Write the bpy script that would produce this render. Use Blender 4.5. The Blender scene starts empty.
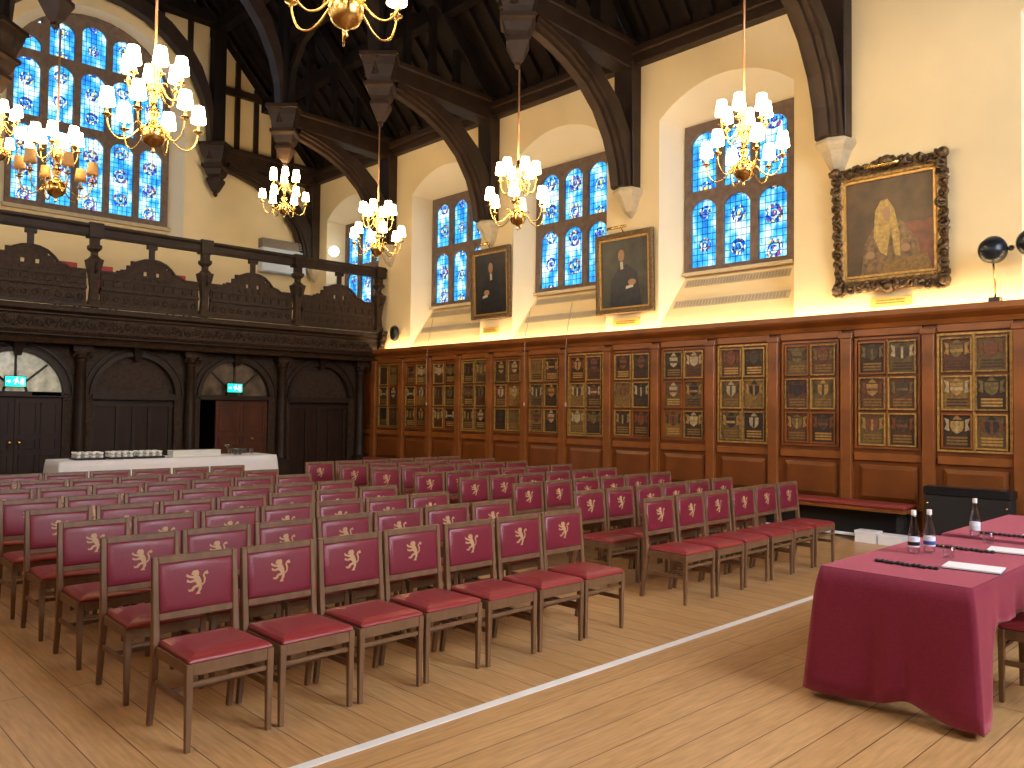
import bpy, bmesh, math, random
from mathutils import Vector, Matrix
random.seed(7)
PI = math.pi
sc = bpy.context.scene
COL = sc.collection

# ------------------------------------------------------------------ camera
cam_d = bpy.data.cameras.new('camera'); cam = bpy.data.objects.new('camera', cam_d); COL.objects.link(cam)
cam_d.sensor_width = 36; cam_d.lens = 28.373; cam_d.clip_start = .05; cam_d.clip_end = 200
cr = Vector((.6934, .7204, .0118)); cu = Vector((.014, -.0299, .9995)); cf = Vector((-.7204, .6929, .0308))
cam.matrix_world = Matrix(((cr.x, cu.x, -cf.x, 0), (cr.y, cu.y, -cf.y, 0), (cr.z, cu.z, -cf.z, 1.65), (0, 0, 0, 1)))
sc.camera = cam
# ------------------------------------------------------------------ world, exposure
w = bpy.data.worlds.new('world'); sc.world = w; w.use_nodes = True
w.node_tree.nodes['Background'].inputs[0].default_value = (.55, .75, 1, 1)
w.node_tree.nodes['Background'].inputs[1].default_value = 1.0
sc.view_settings.view_transform = 'Standard'; sc.view_settings.look = 'None'
sc.view_settings.exposure = 1.42; sc.view_settings.gamma = 1; sc.view_settings.use_curve_mapping = False
try:
    sc.cycles.max_bounces = 7; sc.cycles.diffuse_bounces = 5; sc.cycles.glossy_bounces = 3
    sc.cycles.transmission_bounces = 6; sc.cycles.transparent_max_bounces = 8
    sc.cycles.sample_clamp_indirect = 4; sc.cycles.caustics_reflective = False; sc.cycles.caustics_refractive = False
except Exception:
    pass
SHADE_E = 11.5      # lamp shades
STRIP_E = 15.0     # cornice light strip
GLASS_E = .74      # stained glass seen by the camera
SIDE_E = 2.2     # left wall windows
SKY_E = 7.5        # plain daylight windows in the walls behind the camera

# ------------------------------------------------------------------ constants of the place
YW = 11.0; YL = -0.5; XB = -19.25; XF = 4.0
YC = 5.58                                   # centre line of the hall
EAVE = 7.75; SLOPE = 1.1
def roof_z(y):
    return EAVE + SLOPE * (YW - y) if y > YC else EAVE + SLOPE * (YW - YC) * (y - YL) / (YC - YL)

# ------------------------------------------------------------------ materials
def nmat(name):
    m = bpy.data.materials.new(name); m.use_nodes = True
    nt = m.node_tree; b = nt.nodes['Principled BSDF']
    return m, nt, b
def mat(name, col, rough=.5, metal=0, noise=None, bump=None, emit=None, trans=0, ior=1.45, sheen=0, spec=None, stretch=None):
    m, nt, b = nmat(name)
    b.inputs['Base Color'].default_value = (*col, 1); b.inputs['Roughness'].default_value = rough
    b.inputs['Metallic'].default_value = metal
    if spec is not None: b.inputs['Specular IOR Level'].default_value = spec
    if sheen:
        b.inputs['Sheen Weight'].default_value = sheen; b.inputs['Sheen Tint'].default_value = (1, .30, .38, 1)
    if trans:
        b.inputs['Transmission Weight'].default_value = trans; b.inputs['IOR'].default_value = ior
    if noise or bump:
        tc = nt.nodes.new('ShaderNodeTexCoord'); mp = nt.nodes.new('ShaderNodeMapping')
        if stretch: mp.inputs['Scale'].default_value = stretch
        nt.links.new(tc.outputs['Object'], mp.inputs[0])
    if noise:
        s, amt = noise
        n = nt.nodes.new('ShaderNodeTexNoise'); n.inputs['Scale'].default_value = s; n.inputs['Detail'].default_value = 6
        nt.links.new(mp.outputs[0], n.inputs['Vector'])
        r = nt.nodes.new('ShaderNodeValToRGB')
        r.color_ramp.elements[0].position = .3; r.color_ramp.elements[1].position = .7
        r.color_ramp.elements[0].color = (*[c * (1 - amt) for c in col], 1)
        r.color_ramp.elements[1].color = (*[min(1, c * (1 + amt)) for c in col], 1)
        nt.links.new(n.outputs['Fac'], r.inputs[0]); nt.links.new(r.outputs[0], b.inputs['Base Color'])
    if bump:
        s, st = bump
        n2 = nt.nodes.new('ShaderNodeTexNoise'); n2.inputs['Scale'].default_value = s; n2.inputs['Detail'].default_value = 3
        nt.links.new(mp.outputs[0], n2.inputs['Vector'])
        bp = nt.nodes.new('ShaderNodeBump'); bp.inputs['Strength'].default_value = st; bp.inputs['Distance'].default_value = .02
        nt.links.new(n2.outputs['Fac'], bp.inputs['Height']); nt.links.new(bp.outputs[0], b.inputs['Normal'])
    if emit:
        b.inputs['Emission Color'].default_value = (*emit[0], 1); b.inputs['Emission Strength'].default_value = emit[1]
    return m
M = {}
M['plaster'] = mat('plaster', (.82, .65, .36), .9, noise=(1.2, .04), bump=(18, .06))
M['bounce_lit_plaster'] = mat('bounce_lit_plaster', (.82, .72, .52), .9, noise=(1.2, .03), bump=(18, .05))  # wall plaster paled to paint in cool light bouncing around the window reveals
M['stone'] = mat('stone', (.50, .42, .28), .85, noise=(8, .12), bump=(30, .2))
M['mullion'] = mat('mullion', (.17, .115, .085), .8, noise=(10, .2), bump=(40, .2))
M['dark_oak'] = mat('dark_oak', (.024, .012, .006), .5, spec=.28, noise=(6, .35), bump=(25, .15))
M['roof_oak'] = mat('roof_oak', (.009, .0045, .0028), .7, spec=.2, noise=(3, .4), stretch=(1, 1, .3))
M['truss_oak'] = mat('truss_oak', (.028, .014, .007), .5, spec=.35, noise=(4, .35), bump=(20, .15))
M['carved_oak'] = mat('carved_oak', (.036, .018, .008), .48, spec=.3, noise=(14, .5), bump=(34, 1.0))
M['door_oak'] = mat('door_oak', (.024, .009, .005), .5, spec=.25, noise=(5, .35), stretch=(1, 1, .25))
M['red_oak'] = mat('red_oak', (.075, .022, .008), .45, spec=.3, noise=(5, .35), stretch=(1, 1, .25))
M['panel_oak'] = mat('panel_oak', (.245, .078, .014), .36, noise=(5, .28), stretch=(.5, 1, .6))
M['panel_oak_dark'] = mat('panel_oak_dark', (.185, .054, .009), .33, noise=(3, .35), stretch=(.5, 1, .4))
M['chair_wood'] = mat('chair_wood', (.17, .092, .045), .42, noise=(16, .22), stretch=(1, 1, .3))
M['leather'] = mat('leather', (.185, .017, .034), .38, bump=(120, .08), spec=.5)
M['warm_lit_seat_leather'] = mat('warm_lit_seat_leather', (.28, .030, .034), .33, bump=(120, .08), spec=.5)  # backrest leather again, reddened and brightened for warm light falling on the seats
M['gold_foil'] = mat('gold_foil', (.48, .30, .15), .5)
M['bench_red'] = mat('bench_red', (.26, .035, .03), .6, noise=(30, .15))
M['brass'] = mat('brass', (.72, .48, .16), .26, 1)
M['plate_gold'] = mat('plate_gold', (.62, .38, .08), .4)
M['old_gold'] = mat('old_gold', (.33, .20, .065), .42, .55, noise=(25, .5), bump=(40, .6))
M['frame_brown'] = mat('frame_brown', (.13, .075, .028), .4, .35, noise=(25, .4), bump=(40, .5))
M['thin_gold'] = mat('thin_gold', (.46, .27, .07), .4, .4, noise=(20, .3))
M['black'] = mat('black', (.012, .012, .014), .35)
M['black_matt'] = mat('black_matt', (.015, .013, .012), .8)
M['dark_metal'] = mat('dark_metal', (.03, .035, .045), .3, .6)
M['cloth'] = mat('red_cloth', (.18, .009, .034), .95, noise=(60, .12), bump=(220, .25), sheen=.6)
M['white_cloth'] = mat('white_cloth', (.80, .80, .84), .9, bump=(60, .1))
M['china'] = mat('china', (.82, .82, .80), .2)
M['paper'] = mat('paper', (.85, .85, .88), .7)
M['glass'] = mat('clear_glass', (.95, .97, 1), .03, trans=1)
def thin_glass():
    m = bpy.data.materials.new('thin_clear_glass'); m.use_nodes = True; nt = m.node_tree
    for n in list(nt.nodes): nt.nodes.remove(n)
    o = nt.nodes.new('ShaderNodeOutputMaterial'); mx = nt.nodes.new('ShaderNodeMixShader'); tr = nt.nodes.new('ShaderNodeBsdfTransparent'); g = nt.nodes.new('ShaderNodeBsdfGlossy'); lw = nt.nodes.new('ShaderNodeLayerWeight')
    tr.inputs[0].default_value = (.97, .98, .99, 1); g.inputs['Roughness'].default_value = .06; lw.inputs[0].default_value = .15
    nt.links.new(lw.outputs['Facing'], mx.inputs[0]); nt.links.new(tr.outputs[0], mx.inputs[1]); nt.links.new(g.outputs[0], mx.inputs[2]); nt.links.new(mx.outputs[0], o.inputs[0])
    return m
M['glass'] = thin_glass()
M['label'] = mat('bottle_label', (.75, .78, .9), .5)
M['label_blue'] = mat('bottle_label_blue', (.05, .10, .35), .5)
M['white_paint'] = mat('white_paint', (.8, .8, .8), .5)
M['white_tape'] = mat('white_tape', (.86, .86, .86), .5)
M['grille'] = mat('grille', (.36, .30, .22), .7)
M['shade_lit'] = mat('shade_lit', (.9, .75, .5), .8, emit=((1, .71, .37), SHADE_E))
M['shade_off'] = mat('shade_off', (.72, .38, .12), .8)
M['candle'] = mat('candle', (.80, .60, .26), .5)
M['strip_light'] = mat('strip_light', (1, 1, 1), .5, emit=((1, .76, .42), STRIP_E))
M['exit_green'] = mat('exit_green', (0, .4, .3), .5, emit=((.0, .80, .45), 1.3))
M['sign_white'] = mat('sign_white', (.8, .9, .9), .5, emit=((.6, 1, .9), 1.2))
M['globe'] = mat('globe', (1, 1, 1), .5, emit=((1, .9, .7), 5))
M['daylight'] = mat('daylight', (1, 1, 1), .5, emit=((.88, .92, 1), SKY_E))
M['daylight_side'] = mat('daylight_side', (1, 1, 1), .5, emit=((.9, .94, 1), SIDE_E))
M['fanlight'] = mat('fanlight', (.36, .34, .26), .2, noise=(7, .6), emit=((.75, .70, .48), .08))
M['fanlight_dark'] = mat('fanlight_dark', (.12, .09, .06), .15, noise=(5, .5))
M['red_book'] = mat('red_book', (.45, .04, .035), .6)
M['pale_blue'] = mat('pale_blue', (.62, .68, .74), .5)
M['painting_dark'] = mat('painting_dark', (.022, .020, .018), .3, noise=(5, .5))
M['painting_green'] = mat('painting_green', (.045, .042, .026), .4, noise=(4, .5))
M['painting_brown'] = mat('painting_brown', (.085, .048, .02), .45, noise=(3.2, .5))
M['robe_black'] = mat('robe_black', (.012, .012, .014), .35, noise=(9, .6))
M['robe_gold'] = mat('robe_gold', (.17, .095, .03), .4, noise=(14, .6))
M['flesh'] = mat('painted_flesh', (.32, .17, .08), .4)
M['wig'] = mat('painted_wig', (.42, .27, .07), .5, noise=(22, .35))
M['painted_white'] = mat('painted_white', (.5, .46, .36), .5)
M['painted_red'] = mat('painted_red', (.17, .055, .02), .4, noise=(8, .4))

def floor_mat(name, along_x):
    m, nt, b = nmat(name)
    tc = nt.nodes.new('ShaderNodeTexCoord'); mp = nt.nodes.new('ShaderNodeMapping')
    if not along_x: mp.inputs['Rotation'].default_value = (0, 0, PI / 2)
    nt.links.new(tc.outputs['Object'], mp.inputs[0])
    br = nt.nodes.new('ShaderNodeTexBrick'); br.inputs['Scale'].default_value = 1
    br.inputs['Brick Width'].default_value = 5.2; br.inputs['Row Height'].default_value = .205 if along_x else .21
    br.inputs['Mortar Size'].default_value = .0034; br.inputs['Mortar Smooth'].default_value = .3; br.inputs['Bias'].default_value = 0
    br.offset = .37
    br.inputs['Color1'].default_value = (.63, .375, .165, 1); br.inputs['Color2'].default_value = (.54, .31, .13, 1)
    br.inputs['Mortar'].default_value = (.11, .055, .025, 1)
    nt.links.new(mp.outputs[0], br.inputs['Vector'])
    mp2 = nt.nodes.new('ShaderNodeMapping'); mp2.inputs['Scale'].default_value = (1.4, 14, 1)
    nt.links.new(mp.outputs[0], mp2.inputs[0])
    n = nt.nodes.new('ShaderNodeTexNoise'); n.inputs['Scale'].default_value = 3; n.inputs['Detail'].default_value = 6
    nt.links.new(mp2.outputs[0], n.inputs['Vector'])
    mx = nt.nodes.new('ShaderNodeMix'); mx.data_type = 'RGBA'; mx.blend_type = 'MULTIPLY'; mx.inputs['Factor'].default_value = 1
    r = nt.nodes.new('ShaderNodeValToRGB'); r.color_ramp.elements[0].color = (.80, .78, .74, 1); r.color_ramp.elements[1].color = (1.12, 1.12, 1.12, 1)
    r.color_ramp.elements[0].position = .3; r.color_ramp.elements[1].position = .7
    nt.links.new(n.outputs['Fac'], r.inputs[0])
    nt.links.new(br.outputs['Color'], mx.inputs[6]); nt.links.new(r.outputs[0], mx.inputs[7])
    nt.links.new(mx.outputs[2], b.inputs['Base Color'])
    b.inputs['Roughness'].default_value = .33; b.inputs['Specular IOR Level'].default_value = .4
    bp = nt.nodes.new('ShaderNodeBump'); bp.inputs['Strength'].default_value = .25; bp.inputs['Distance'].default_value = .004; bp.invert = True
    nt.links.new(br.outputs['Fac'], bp.inputs['Height']); nt.links.new(bp.outputs[0], b.inputs['Normal'])
    return m
M['floor_long'] = floor_mat('floor_boards_long', True)
M['floor_cross'] = floor_mat('floor_boards_cross', False)

def glass_mat(name, seedv, pale):
    """leaded stained glass lit by the sky: UV u across 0..1, v in metres"""
    m = bpy.data.materials.new(name); m.use_nodes = True; nt = m.node_tree; N = nt.nodes; L = nt.links
    for nn in list(N): N.remove(nn)
    out = N.new('ShaderNodeOutputMaterial'); em = N.new('ShaderNodeEmission'); em.inputs[1].default_value = GLASS_E
    uv = N.new('ShaderNodeUVMap'); mp = N.new('ShaderNodeMapping'); mp.inputs['Location'].default_value = (seedv * 3.7, seedv * 1.9, 0)
    L.new(uv.outputs[0], mp.inputs[0])
    # sky gradient clouds behind
    n = N.new('ShaderNodeTexNoise'); n.inputs['Scale'].default_value = 2.2; n.inputs['Detail'].default_value = 3; L.new(mp.outputs[0], n.inputs['Vector'])
    r = N.new('ShaderNodeValToRGB'); e = r.color_ramp.elements
    e[0].position = .34; e[0].color = (.015, .16, .55, 1); e[1].position = .70 - pale * .12; e[1].color = (.72, .95, 1.0, 1)
    k = e.new(.52 - pale * .07); k.color = (.06, .44, .78, 1)
    L.new(n.outputs['Fac'], r.inputs[0])
    # coloured device pieces
    v = N.new('ShaderNodeTexVoronoi'); v.inputs['Scale'].default_value = 17; L.new(mp.outputs[0], v.inputs['Vector'])
    r2 = N.new('ShaderNodeValToRGB'); r2.color_ramp.interpolation = 'CONSTANT'; e = r2.color_ramp.elements
    e[0].position = 0; e[0].color = (.01, .06, .42, 1); e[1].position = .25; e[1].color = (.70, .85, .85, 1)
    for p, c in ((.42, (.03, .05, .16, 1)), (.58, (.03, .22, .6, 1)), (.74, (.70, .60, .10, 1)), (.86, (.25, .06, .22, 1))):
        x = e.new(p); x.color = c
    sp = N.new('ShaderNodeSeparateColor'); L.new(v.outputs['Color'], sp.inputs[0]); L.new(sp.outputs[0], r2.inputs[0])
    # medallion mask: rings centred on u=.5 repeating in v
    sx = N.new('ShaderNodeSeparateXYZ'); L.new(uv.outputs[0], sx.inputs[0])
    def math_(op, a, b=None, val=None):
        q = N.new('ShaderNodeMath'); q.operation = op
        if hasattr(a, 'links'): L.new(a, q.inputs[0])
        else: q.inputs[0].default_value = a
        if b is not None:
            if hasattr(b, 'links'): L.new(b, q.inputs[1])
            else: q.inputs[1].default_value = b
        return q.outputs[0]
    du = math_('MULTIPLY', math_('SUBTRACT', sx.outputs[0], .5), .50)
    dv = math_('PINGPONG', math_('ADD', sx.outputs[1], .17 + seedv * .11), .27)
    d = math_('SQRT', math_('ADD', math_('MULTIPLY', du, du), math_('MULTIPLY', dv, dv)))
    inside = math_('MULTIPLY', math_('LESS_THAN', d, .115 + .02 * (seedv % 3)), math_('SUBTRACT', 1, math_('MULTIPLY', math_('GREATER_THAN', d, .055), math_('LESS_THAN', d, .070 + .004 * seedv))))
    mx = N.new('ShaderNodeMix'); mx.data_type = 'RGBA'; L.new(inside, mx.inputs[0]); L.new(r.outputs[0], mx.inputs[6]); L.new(r2.outputs[0], mx.inputs[7])
    # lead lines
    br = N.new('ShaderNodeTexBrick'); br.offset = 0; br.inputs['Scale'].default_value = 1
    mp3 = N.new('ShaderNodeMapping'); mp3.inputs['Scale'].default_value = (.5, 1, 1); L.new(uv.outputs[0], mp3.inputs[0])
    br.inputs['Brick Width'].default_value = .1; br.inputs['Row Height'].default_value = .11
    br.inputs['Mortar Size'].default_value = .006; br.inputs['Mortar Smooth'].default_value = 0
    br.inputs['Color1'].default_value = (1, 1, 1, 1); br.inputs['Color2'].default_value = (.82, .86, .9, 1); br.inputs['Mortar'].default_value = (.10, .14, .20, 1)
    L.new(mp3.outputs[0], br.inputs['Vector'])
    m2 = N.new('ShaderNodeMix'); m2.data_type = 'RGBA'; m2.blend_type = 'MULTIPLY'; m2.inputs[0].default_value = 1
    L.new(mx.outputs[2], m2.inputs[6]); L.new(br.outputs['Color'], m2.inputs[7])
    L.new(m2.outputs[2], em.inputs[0])
    L.new(em.outputs[0], out.inputs[0])
    return m
GL = [glass_mat('stained_glass_%s' % 'abcdef'[i], i, (.2, .5, .8, .1, .6, .3)[i]) for i in range(6)]

# ------------------------------------------------------------------ mesh helper
class MB:
    def __init__(s): s.V = []; s.F = []; s.S = []; s.MI = []; s.UV = {}
    def add(s, vs, fs, smooth=False, mi=0):
        o = len(s.V); s.V += [tuple(v) for v in vs]
        for f in fs: s.F.append(tuple(i + o for i in f)); s.S.append(smooth); s.MI.append(mi)
        return s
    def box(s, x0, x1, y0, y1, z0, z1, mi=0):
        return s.add([(x0, y0, z0), (x1, y0, z0), (x1, y1, z0), (x0, y1, z0), (x0, y0, z1), (x1, y0, z1), (x1, y1, z1), (x0, y1, z1)],
                     [(0, 3, 2, 1), (4, 5, 6, 7), (0, 1, 5, 4), (1, 2, 6, 5), (2, 3, 7, 6), (3, 0, 4, 7)], mi=mi)
    def prism(s, poly, mp, d0, d1, mi=0, smooth=False):
        n = len(poly); vs = [mp(u, z, d0) for u, z in poly] + [mp(u, z, d1) for u, z in poly]
        fs = [tuple(range(n - 1, -1, -1)), tuple(range(n, 2 * n))] + [(i, (i + 1) % n, n + (i + 1) % n, n + i) for i in range(n)]
        return s.add(vs, fs, smooth, mi)
    def rect(s, mp, u0, u1, z0, z1, d0, d1, mi=0):
        return s.prism([(u0, z0), (u1, z0), (u1, z1), (u0, z1)], mp, d0, d1, mi)
    def loft(s, secs, cap=True, smooth=False, mi=0, closed=True):
        n = len(secs[0]); vs = [p for c in secs for p in c]; fs = []
        for k in range(len(secs) - 1):
            for i in range(n if closed else n - 1):
                a = k * n + i; b = k * n + (i + 1) % n; fs.append((a, b, b + n, a + n))
        if cap and closed:
            fs.append(tuple(range(n - 1, -1, -1))); fs.append(tuple((len(secs) - 1) * n + i for i in range(n)))
        return s.add(vs, fs, smooth, mi)
    def leg(s, p0, p1, a0, b0, a1=None, b1=None, mi=0):
        a1 = a0 if a1 is None else a1; b1 = b0 if b1 is None else b1
        q = lambda p, a, b: [(p[0] - a / 2, p[1] - b / 2, p[2]), (p[0] + a / 2, p[1] - b / 2, p[2]), (p[0] + a / 2, p[1] + b / 2, p[2]), (p[0] - a / 2, p[1] + b / 2, p[2])]
        return s.loft([q(p0, a0, b0), q(p1, a1, b1)], mi=mi)
    def lathe(s, c, prof, n=16, smooth=True, mi=0):
        secs = [[(c[0] + r * math.cos(2 * PI * i / n), c[1] + r * math.sin(2 * PI * i / n), c[2] + z) for i in range(n)] for r, z in prof]
        return s.loft(secs, True, smooth, mi)
    def tube(s, pts, r, n=8, smooth=True, mi=0, radii=None):
        pts = [Vector(p) for p in pts]; secs = []; up = Vector((0, 0, 1)); prev = None
        for i, p in enumerate(pts):
            t = (pts[min(i + 1, len(pts) - 1)] - pts[max(i - 1, 0)]).normalized()
            if prev is None:
                a = up if abs(t.dot(up)) < .95 else Vector((1, 0, 0)); nrm = (a - t * a.dot(t)).normalized()
            else: nrm = (prev - t * prev.dot(t)).normalized()
            prev = nrm; bn = t.cross(nrm); rr = radii[i] if radii else r
            secs.append([tuple(p + rr * (nrm * math.cos(2 * PI * k / n) + bn * math.sin(2 * PI * k / n))) for k in range(n)])
        return s.loft(secs, True, smooth, mi)
    def ball(s, c, r, n=10, sz=1, mi=0):
        return s.lathe((c[0], c[1], c[2]), [(max(r * math.sin(PI * k / n), r * .02), -r * sz * math.cos(PI * k / n)) for k in range(n + 1)], 12, True, mi)
    def build(s, name, mats, parent=None, bevel=0, fix=True):
        me = bpy.data.meshes.new(name); me.from_pydata(s.V, [], s.F)
        if not isinstance(mats, (list, tuple)): mats = [mats]
        for m in mats: me.materials.append(M[m] if isinstance(m, str) else m)
        me.polygons.foreach_set('use_smooth', s.S); me.polygons.foreach_set('material_index', s.MI)
        if fix or bevel:
            bm = bmesh.new(); bm.from_mesh(me)
            if fix: bmesh.ops.recalc_face_normals(bm, faces=bm.faces)
            if bevel: bmesh.ops.bevel(bm, geom=[e for e in bm.edges if e.calc_face_angle(0) > .6], offset=bevel, segments=1, affect='EDGES', clamp_overlap=True)
            bm.to_mesh(me); bm.free()
        me.update()
        o = bpy.data.objects.new(name, me); COL.objects.link(o)
        if parent: o.parent = parent
        return o
def thing(name, label, cat, loc=(0, 0, 0), rz=0, group=None):
    o = bpy.data.objects.new(name, None); COL.objects.link(o); o.location = loc; o.rotation_euler = (0, 0, rz)
    o.empty_display_size = .1
    o['label'] = label; o['category'] = cat
    if group: o['group'] = group
    return o
def tag(o, label, cat, group=None, kind=None):
    o['label'] = label; o['category'] = cat
    if group: o['group'] = group
    if kind: o['kind'] = kind
    return o
def struct(o):
    o['kind'] = 'structure'; return o
def kids(): 
    d = {}
    for o in COL.objects:
        if o.parent: d.setdefault(o.parent, []).append(o)
    return d
def dup(root, loc, rz=0, label=None, tree=None):
    def cp(o, par):
        c = o.copy(); COL.objects.link(c)
        if par: c.parent = par
        for ch in tree.get(o, []): cp(ch, c)
        return c
    r = cp(root, None); r.location = loc; r.rotation_euler = (0, 0, rz)
    if label: r['label'] = label
    return r
def shift(parent, mpx):      # a mapping whose result is expressed in the parent's local frame (unrotated parents)
    L = parent.location
    return lambda u, z, d: tuple(Vector(mpx(u, z, d)) - L)
ORD = ['', 'first', 'second', 'third', 'fourth', 'fifth', 'sixth', 'seventh', 'eighth', 'ninth', 'tenth', 'eleventh', 'twelfth', 'thirteenth', 'fourteenth']

mapR = lambda u, z, d: (u, YW + d, z)            # right wall: u = X, d into the wall
mapL = lambda u, z, d: (u, YL - d, z)
mapB = lambda u, z, d: (XB - d, u, z)            # back wall: u = Y
mapF = lambda u, z, d: (XF + d, u, z)

# ------------------------------------------------------------------ floor
mb = MB()
XLINE = -3.35
mb.add([(XB - .6, YL - .8, 0), (XLINE, YL - .8, 0), (XLINE, YW + .8, 0), (XB - .6, YW + .8, 0)], [(0, 1, 2, 3)], mi=0)
mb.add([(XLINE, YL - .8, 0), (XF + .6, YL - .8, 0), (XF + .6, YW + .8, 0), (XLINE, YW + .8, 0)], [(0, 1, 2, 3)], mi=1)
struct(mb.build('floor', ['floor_long', 'floor_cross']))
mb = MB(); mb.box(XLINE - .03, XLINE + .03, YL, 10.4, 0.0, .004)
tag(mb.build('floor_strip', 'white_tape'), 'straight white strip across the floor between the chairs and the red table', 'strip')

# ------------------------------------------------------------------ walls with splayed window recesses
def arch_pts(a, b, zs, rise, n=12):
    c = (a + b) / 2; h = (b - a) / 2
    if rise <= 0: return [(a + (b - a) * k / n, zs) for k in range(n + 1)]
    if abs(rise - h) < 1e-4: return [(c - h * math.cos(PI * k / n), zs + h * math.sin(PI * k / n)) for k in range(n + 1)]
    R = (h * h + rise * rise) / (2 * rise); th = math.asin(min(1, h / R))
    if rise > h: return [(c - h * math.cos(PI * k / n), zs + rise * math.sin(PI * k / n)) for k in range(n + 1)]
    return [(c + R * math.sin(-th + 2 * th * k / n), zs + rise - R + R * math.cos(-th + 2 * th * k / n)) for k in range(n + 1)]
def wall(name, mp, u0, u1, recs, top):
    """recs: dict(a,b,z0,zs,rise, ia,ib,iz0,iz1,irise,depth)"""
    mb = MB(); q = lambda pts, mi=0: mb.add([mp(u, z, d) for u, z, d in pts], [tuple(range(len(pts)))], mi=mi)
    us = u0
    for r in sorted(recs, key=lambda r: r['a']):
        def plain(a, b):
            n = max(1, int((b - a) / .5))
            for k in range(n):
                x, y = a + (b - a) * k / n, a + (b - a) * (k + 1) / n
                q([(x, 0, 0), (y, 0, 0), (y, top(y), 0), (x, top(x), 0)])
        plain(us, r['a']); us = r['b']
        q([(r['a'], 0, 0), (r['b'], 0, 0), (r['b'], r['z0'], 0), (r['a'], r['z0'], 0)])
        A = arch_pts(r['a'], r['b'], r['zs'], r['rise'], 16)
        B = arch_pts(r['ia'], r['ib'], r['iz1'], r['irise'], 16)
        for k in range(16):
            q([(*A[k], 0), (*A[k + 1], 0), (A[k + 1][0], top(A[k + 1][0]), 0), (A[k][0], top(A[k][0]), 0)])
        D = r['depth']
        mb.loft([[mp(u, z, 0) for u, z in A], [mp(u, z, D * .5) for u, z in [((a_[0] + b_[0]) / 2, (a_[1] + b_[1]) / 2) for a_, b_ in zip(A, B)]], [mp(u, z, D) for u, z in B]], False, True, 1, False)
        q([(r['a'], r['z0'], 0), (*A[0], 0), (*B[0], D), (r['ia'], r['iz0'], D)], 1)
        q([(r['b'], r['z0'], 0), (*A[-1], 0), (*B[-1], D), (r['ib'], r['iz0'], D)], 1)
        q([(r['a'], r['z0'], 0), (r['b'], r['z0'], 0), (r['ib'], r['iz0'], D), (r['ia'], r['iz0'], D)])
    n = max(1, int((u1 - us) / .5))
    for k in range(n):
        x, y = us + (u1 - us) * k / n, us + (u1 - us) * (k + 1) / n
        q([(x, 0, 0), (y, 0, 0), (y, top(y), 0), (x, top(x), 0)])
    return struct(mb.build(name, ['plaster', 'bounce_lit_plaster'], fix=False))
def rec(c): return dict(a=c - 1.19, b=c + 1.19, z0=3.02, zs=6.5, rise=.46, ia=c - .97, ib=c + .97, iz0=3.93, iz1=6.42, irise=0, depth=.5)
RC = [-17.28, -13.6, -10.26, -6.76]
rr = [rec(c) for c in RC] + [rec(-1.5)]
wall('wall_right', mapR, XB, XF, rr, lambda u: 7.79)
LC = [-17.28, -13.82, -10.28, -6.72, -3.0, .5]
wall('wall_left', mapL, XB, XF, [rec(c) for c in LC], lambda u: 7.79)
BW = dict(a=3.62, b=7.58, z0=5.35, zs=9.0, rise=1.45, ia=3.96, ib=7.34, iz0=5.85, iz1=9.05, irise=1.35, depth=.45)
wall('wall_back', mapB, YL, YW, [BW], lambda u: roof_z(u) + .3)
FW = dict(a=3.0, b=8.2, z0=2.9, zs=8.6, rise=1.6, ia=3.3, ib=7.9, iz0=3.2, iz1=8.5, irise=1.4, depth=.45)
wall('wall_front', mapF, YL, YW, [FW], lambda u: roof_z(u) + .3)

# ------------------------------------------------------------------ windows
def lights(mb, mp, u0, u1, z0, z1, cols, rows, d0, d1, rise, tops=None):
    """stone frame with arched lights; returns outlines of the lights"""
    panes = []; us = u0
    for (a, b) in cols:
        mb.rect(mp, us, a, z0, z1 if tops is None else tops(us, a), d0, d1); us = b
    mb.rect(mp, us, u1, z0, z1 if tops is None else tops(us, u1), d0, d1)
    for ci, (a, b) in enumerate(cols):
        zc = z0; zt_all = z1 if tops is None else tops(a, b)
        for ri, (r0, r1) in enumerate(rows):
            if callable(r1): r1 = r1(ci)
            rs = min(rise, r1 - r0 - .02)
            mb.rect(mp, a, b, zc, r0, d0, d1)
            A = arch_pts(a, b, r1 - rs, rs, 8)
            for k in range(8): mb.prism([A[k], A[k + 1], (A[k + 1][0], r1), (A[k][0], r1)], mp, d0, d1)
            panes.append([(a, r0), (b, r0)] + list(reversed(A)))
            zc = r1
        mb.rect(mp, a, b, zc, zt_all, d0, d1)
    return panes
def pane_obj(poly, mp, d, mname, parent):
    mb = MB(); n = len(poly)
    us = [p[0] for p in poly]; zs = [p[1] for p in poly]; u0, u1, z0 = min(us), max(us), min(zs)
    mb.prism(poly, mp, d, d + .012)
    o = mb.build('pane', mname, parent)
    uvl = o.data.uv_layers.new(name='UVMap')
    loc = {i: ((poly[i % n][0] - u0) / (u1 - u0), poly[i % n][1] - z0) for i in range(2 * n)}
    # match vertices by index (recalc keeps order)
    for lp in o.data.loops: uvl.data[lp.index].uv = loc[lp.vertex_index]
    return o
def side_window(name, mp, c, mats):
    mb = MB()
    cols = [(c - .86, c - .37), (c - .245, c + .245), (c + .37, c + .86)]
    P = lights(mb, mp, c - .97, c + .97, 3.93, 6.42, cols, [(4.03, 5.15), (5.30, 6.27)], .42, .56, .16)
    fr = struct(mb.build(name, 'mullion'))
    mbs = MB(); mbs.rect(mp, c - .97, c + .97, 3.90, 3.95, .36, .44); mbs.build('sill', 'stone', fr)
    for i, p in enumerate(P): pane_obj(p, mp, .49, mats[i % len(mats)], fr)
    return fr
for i, c in enumerate(RC + [-1.5]):
    side_window('window_%d' % (i + 1), mapR, c, [GL[(i * 2 + k) % 6] for k in (0, 3, 1, 4, 2, 5)])
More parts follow.
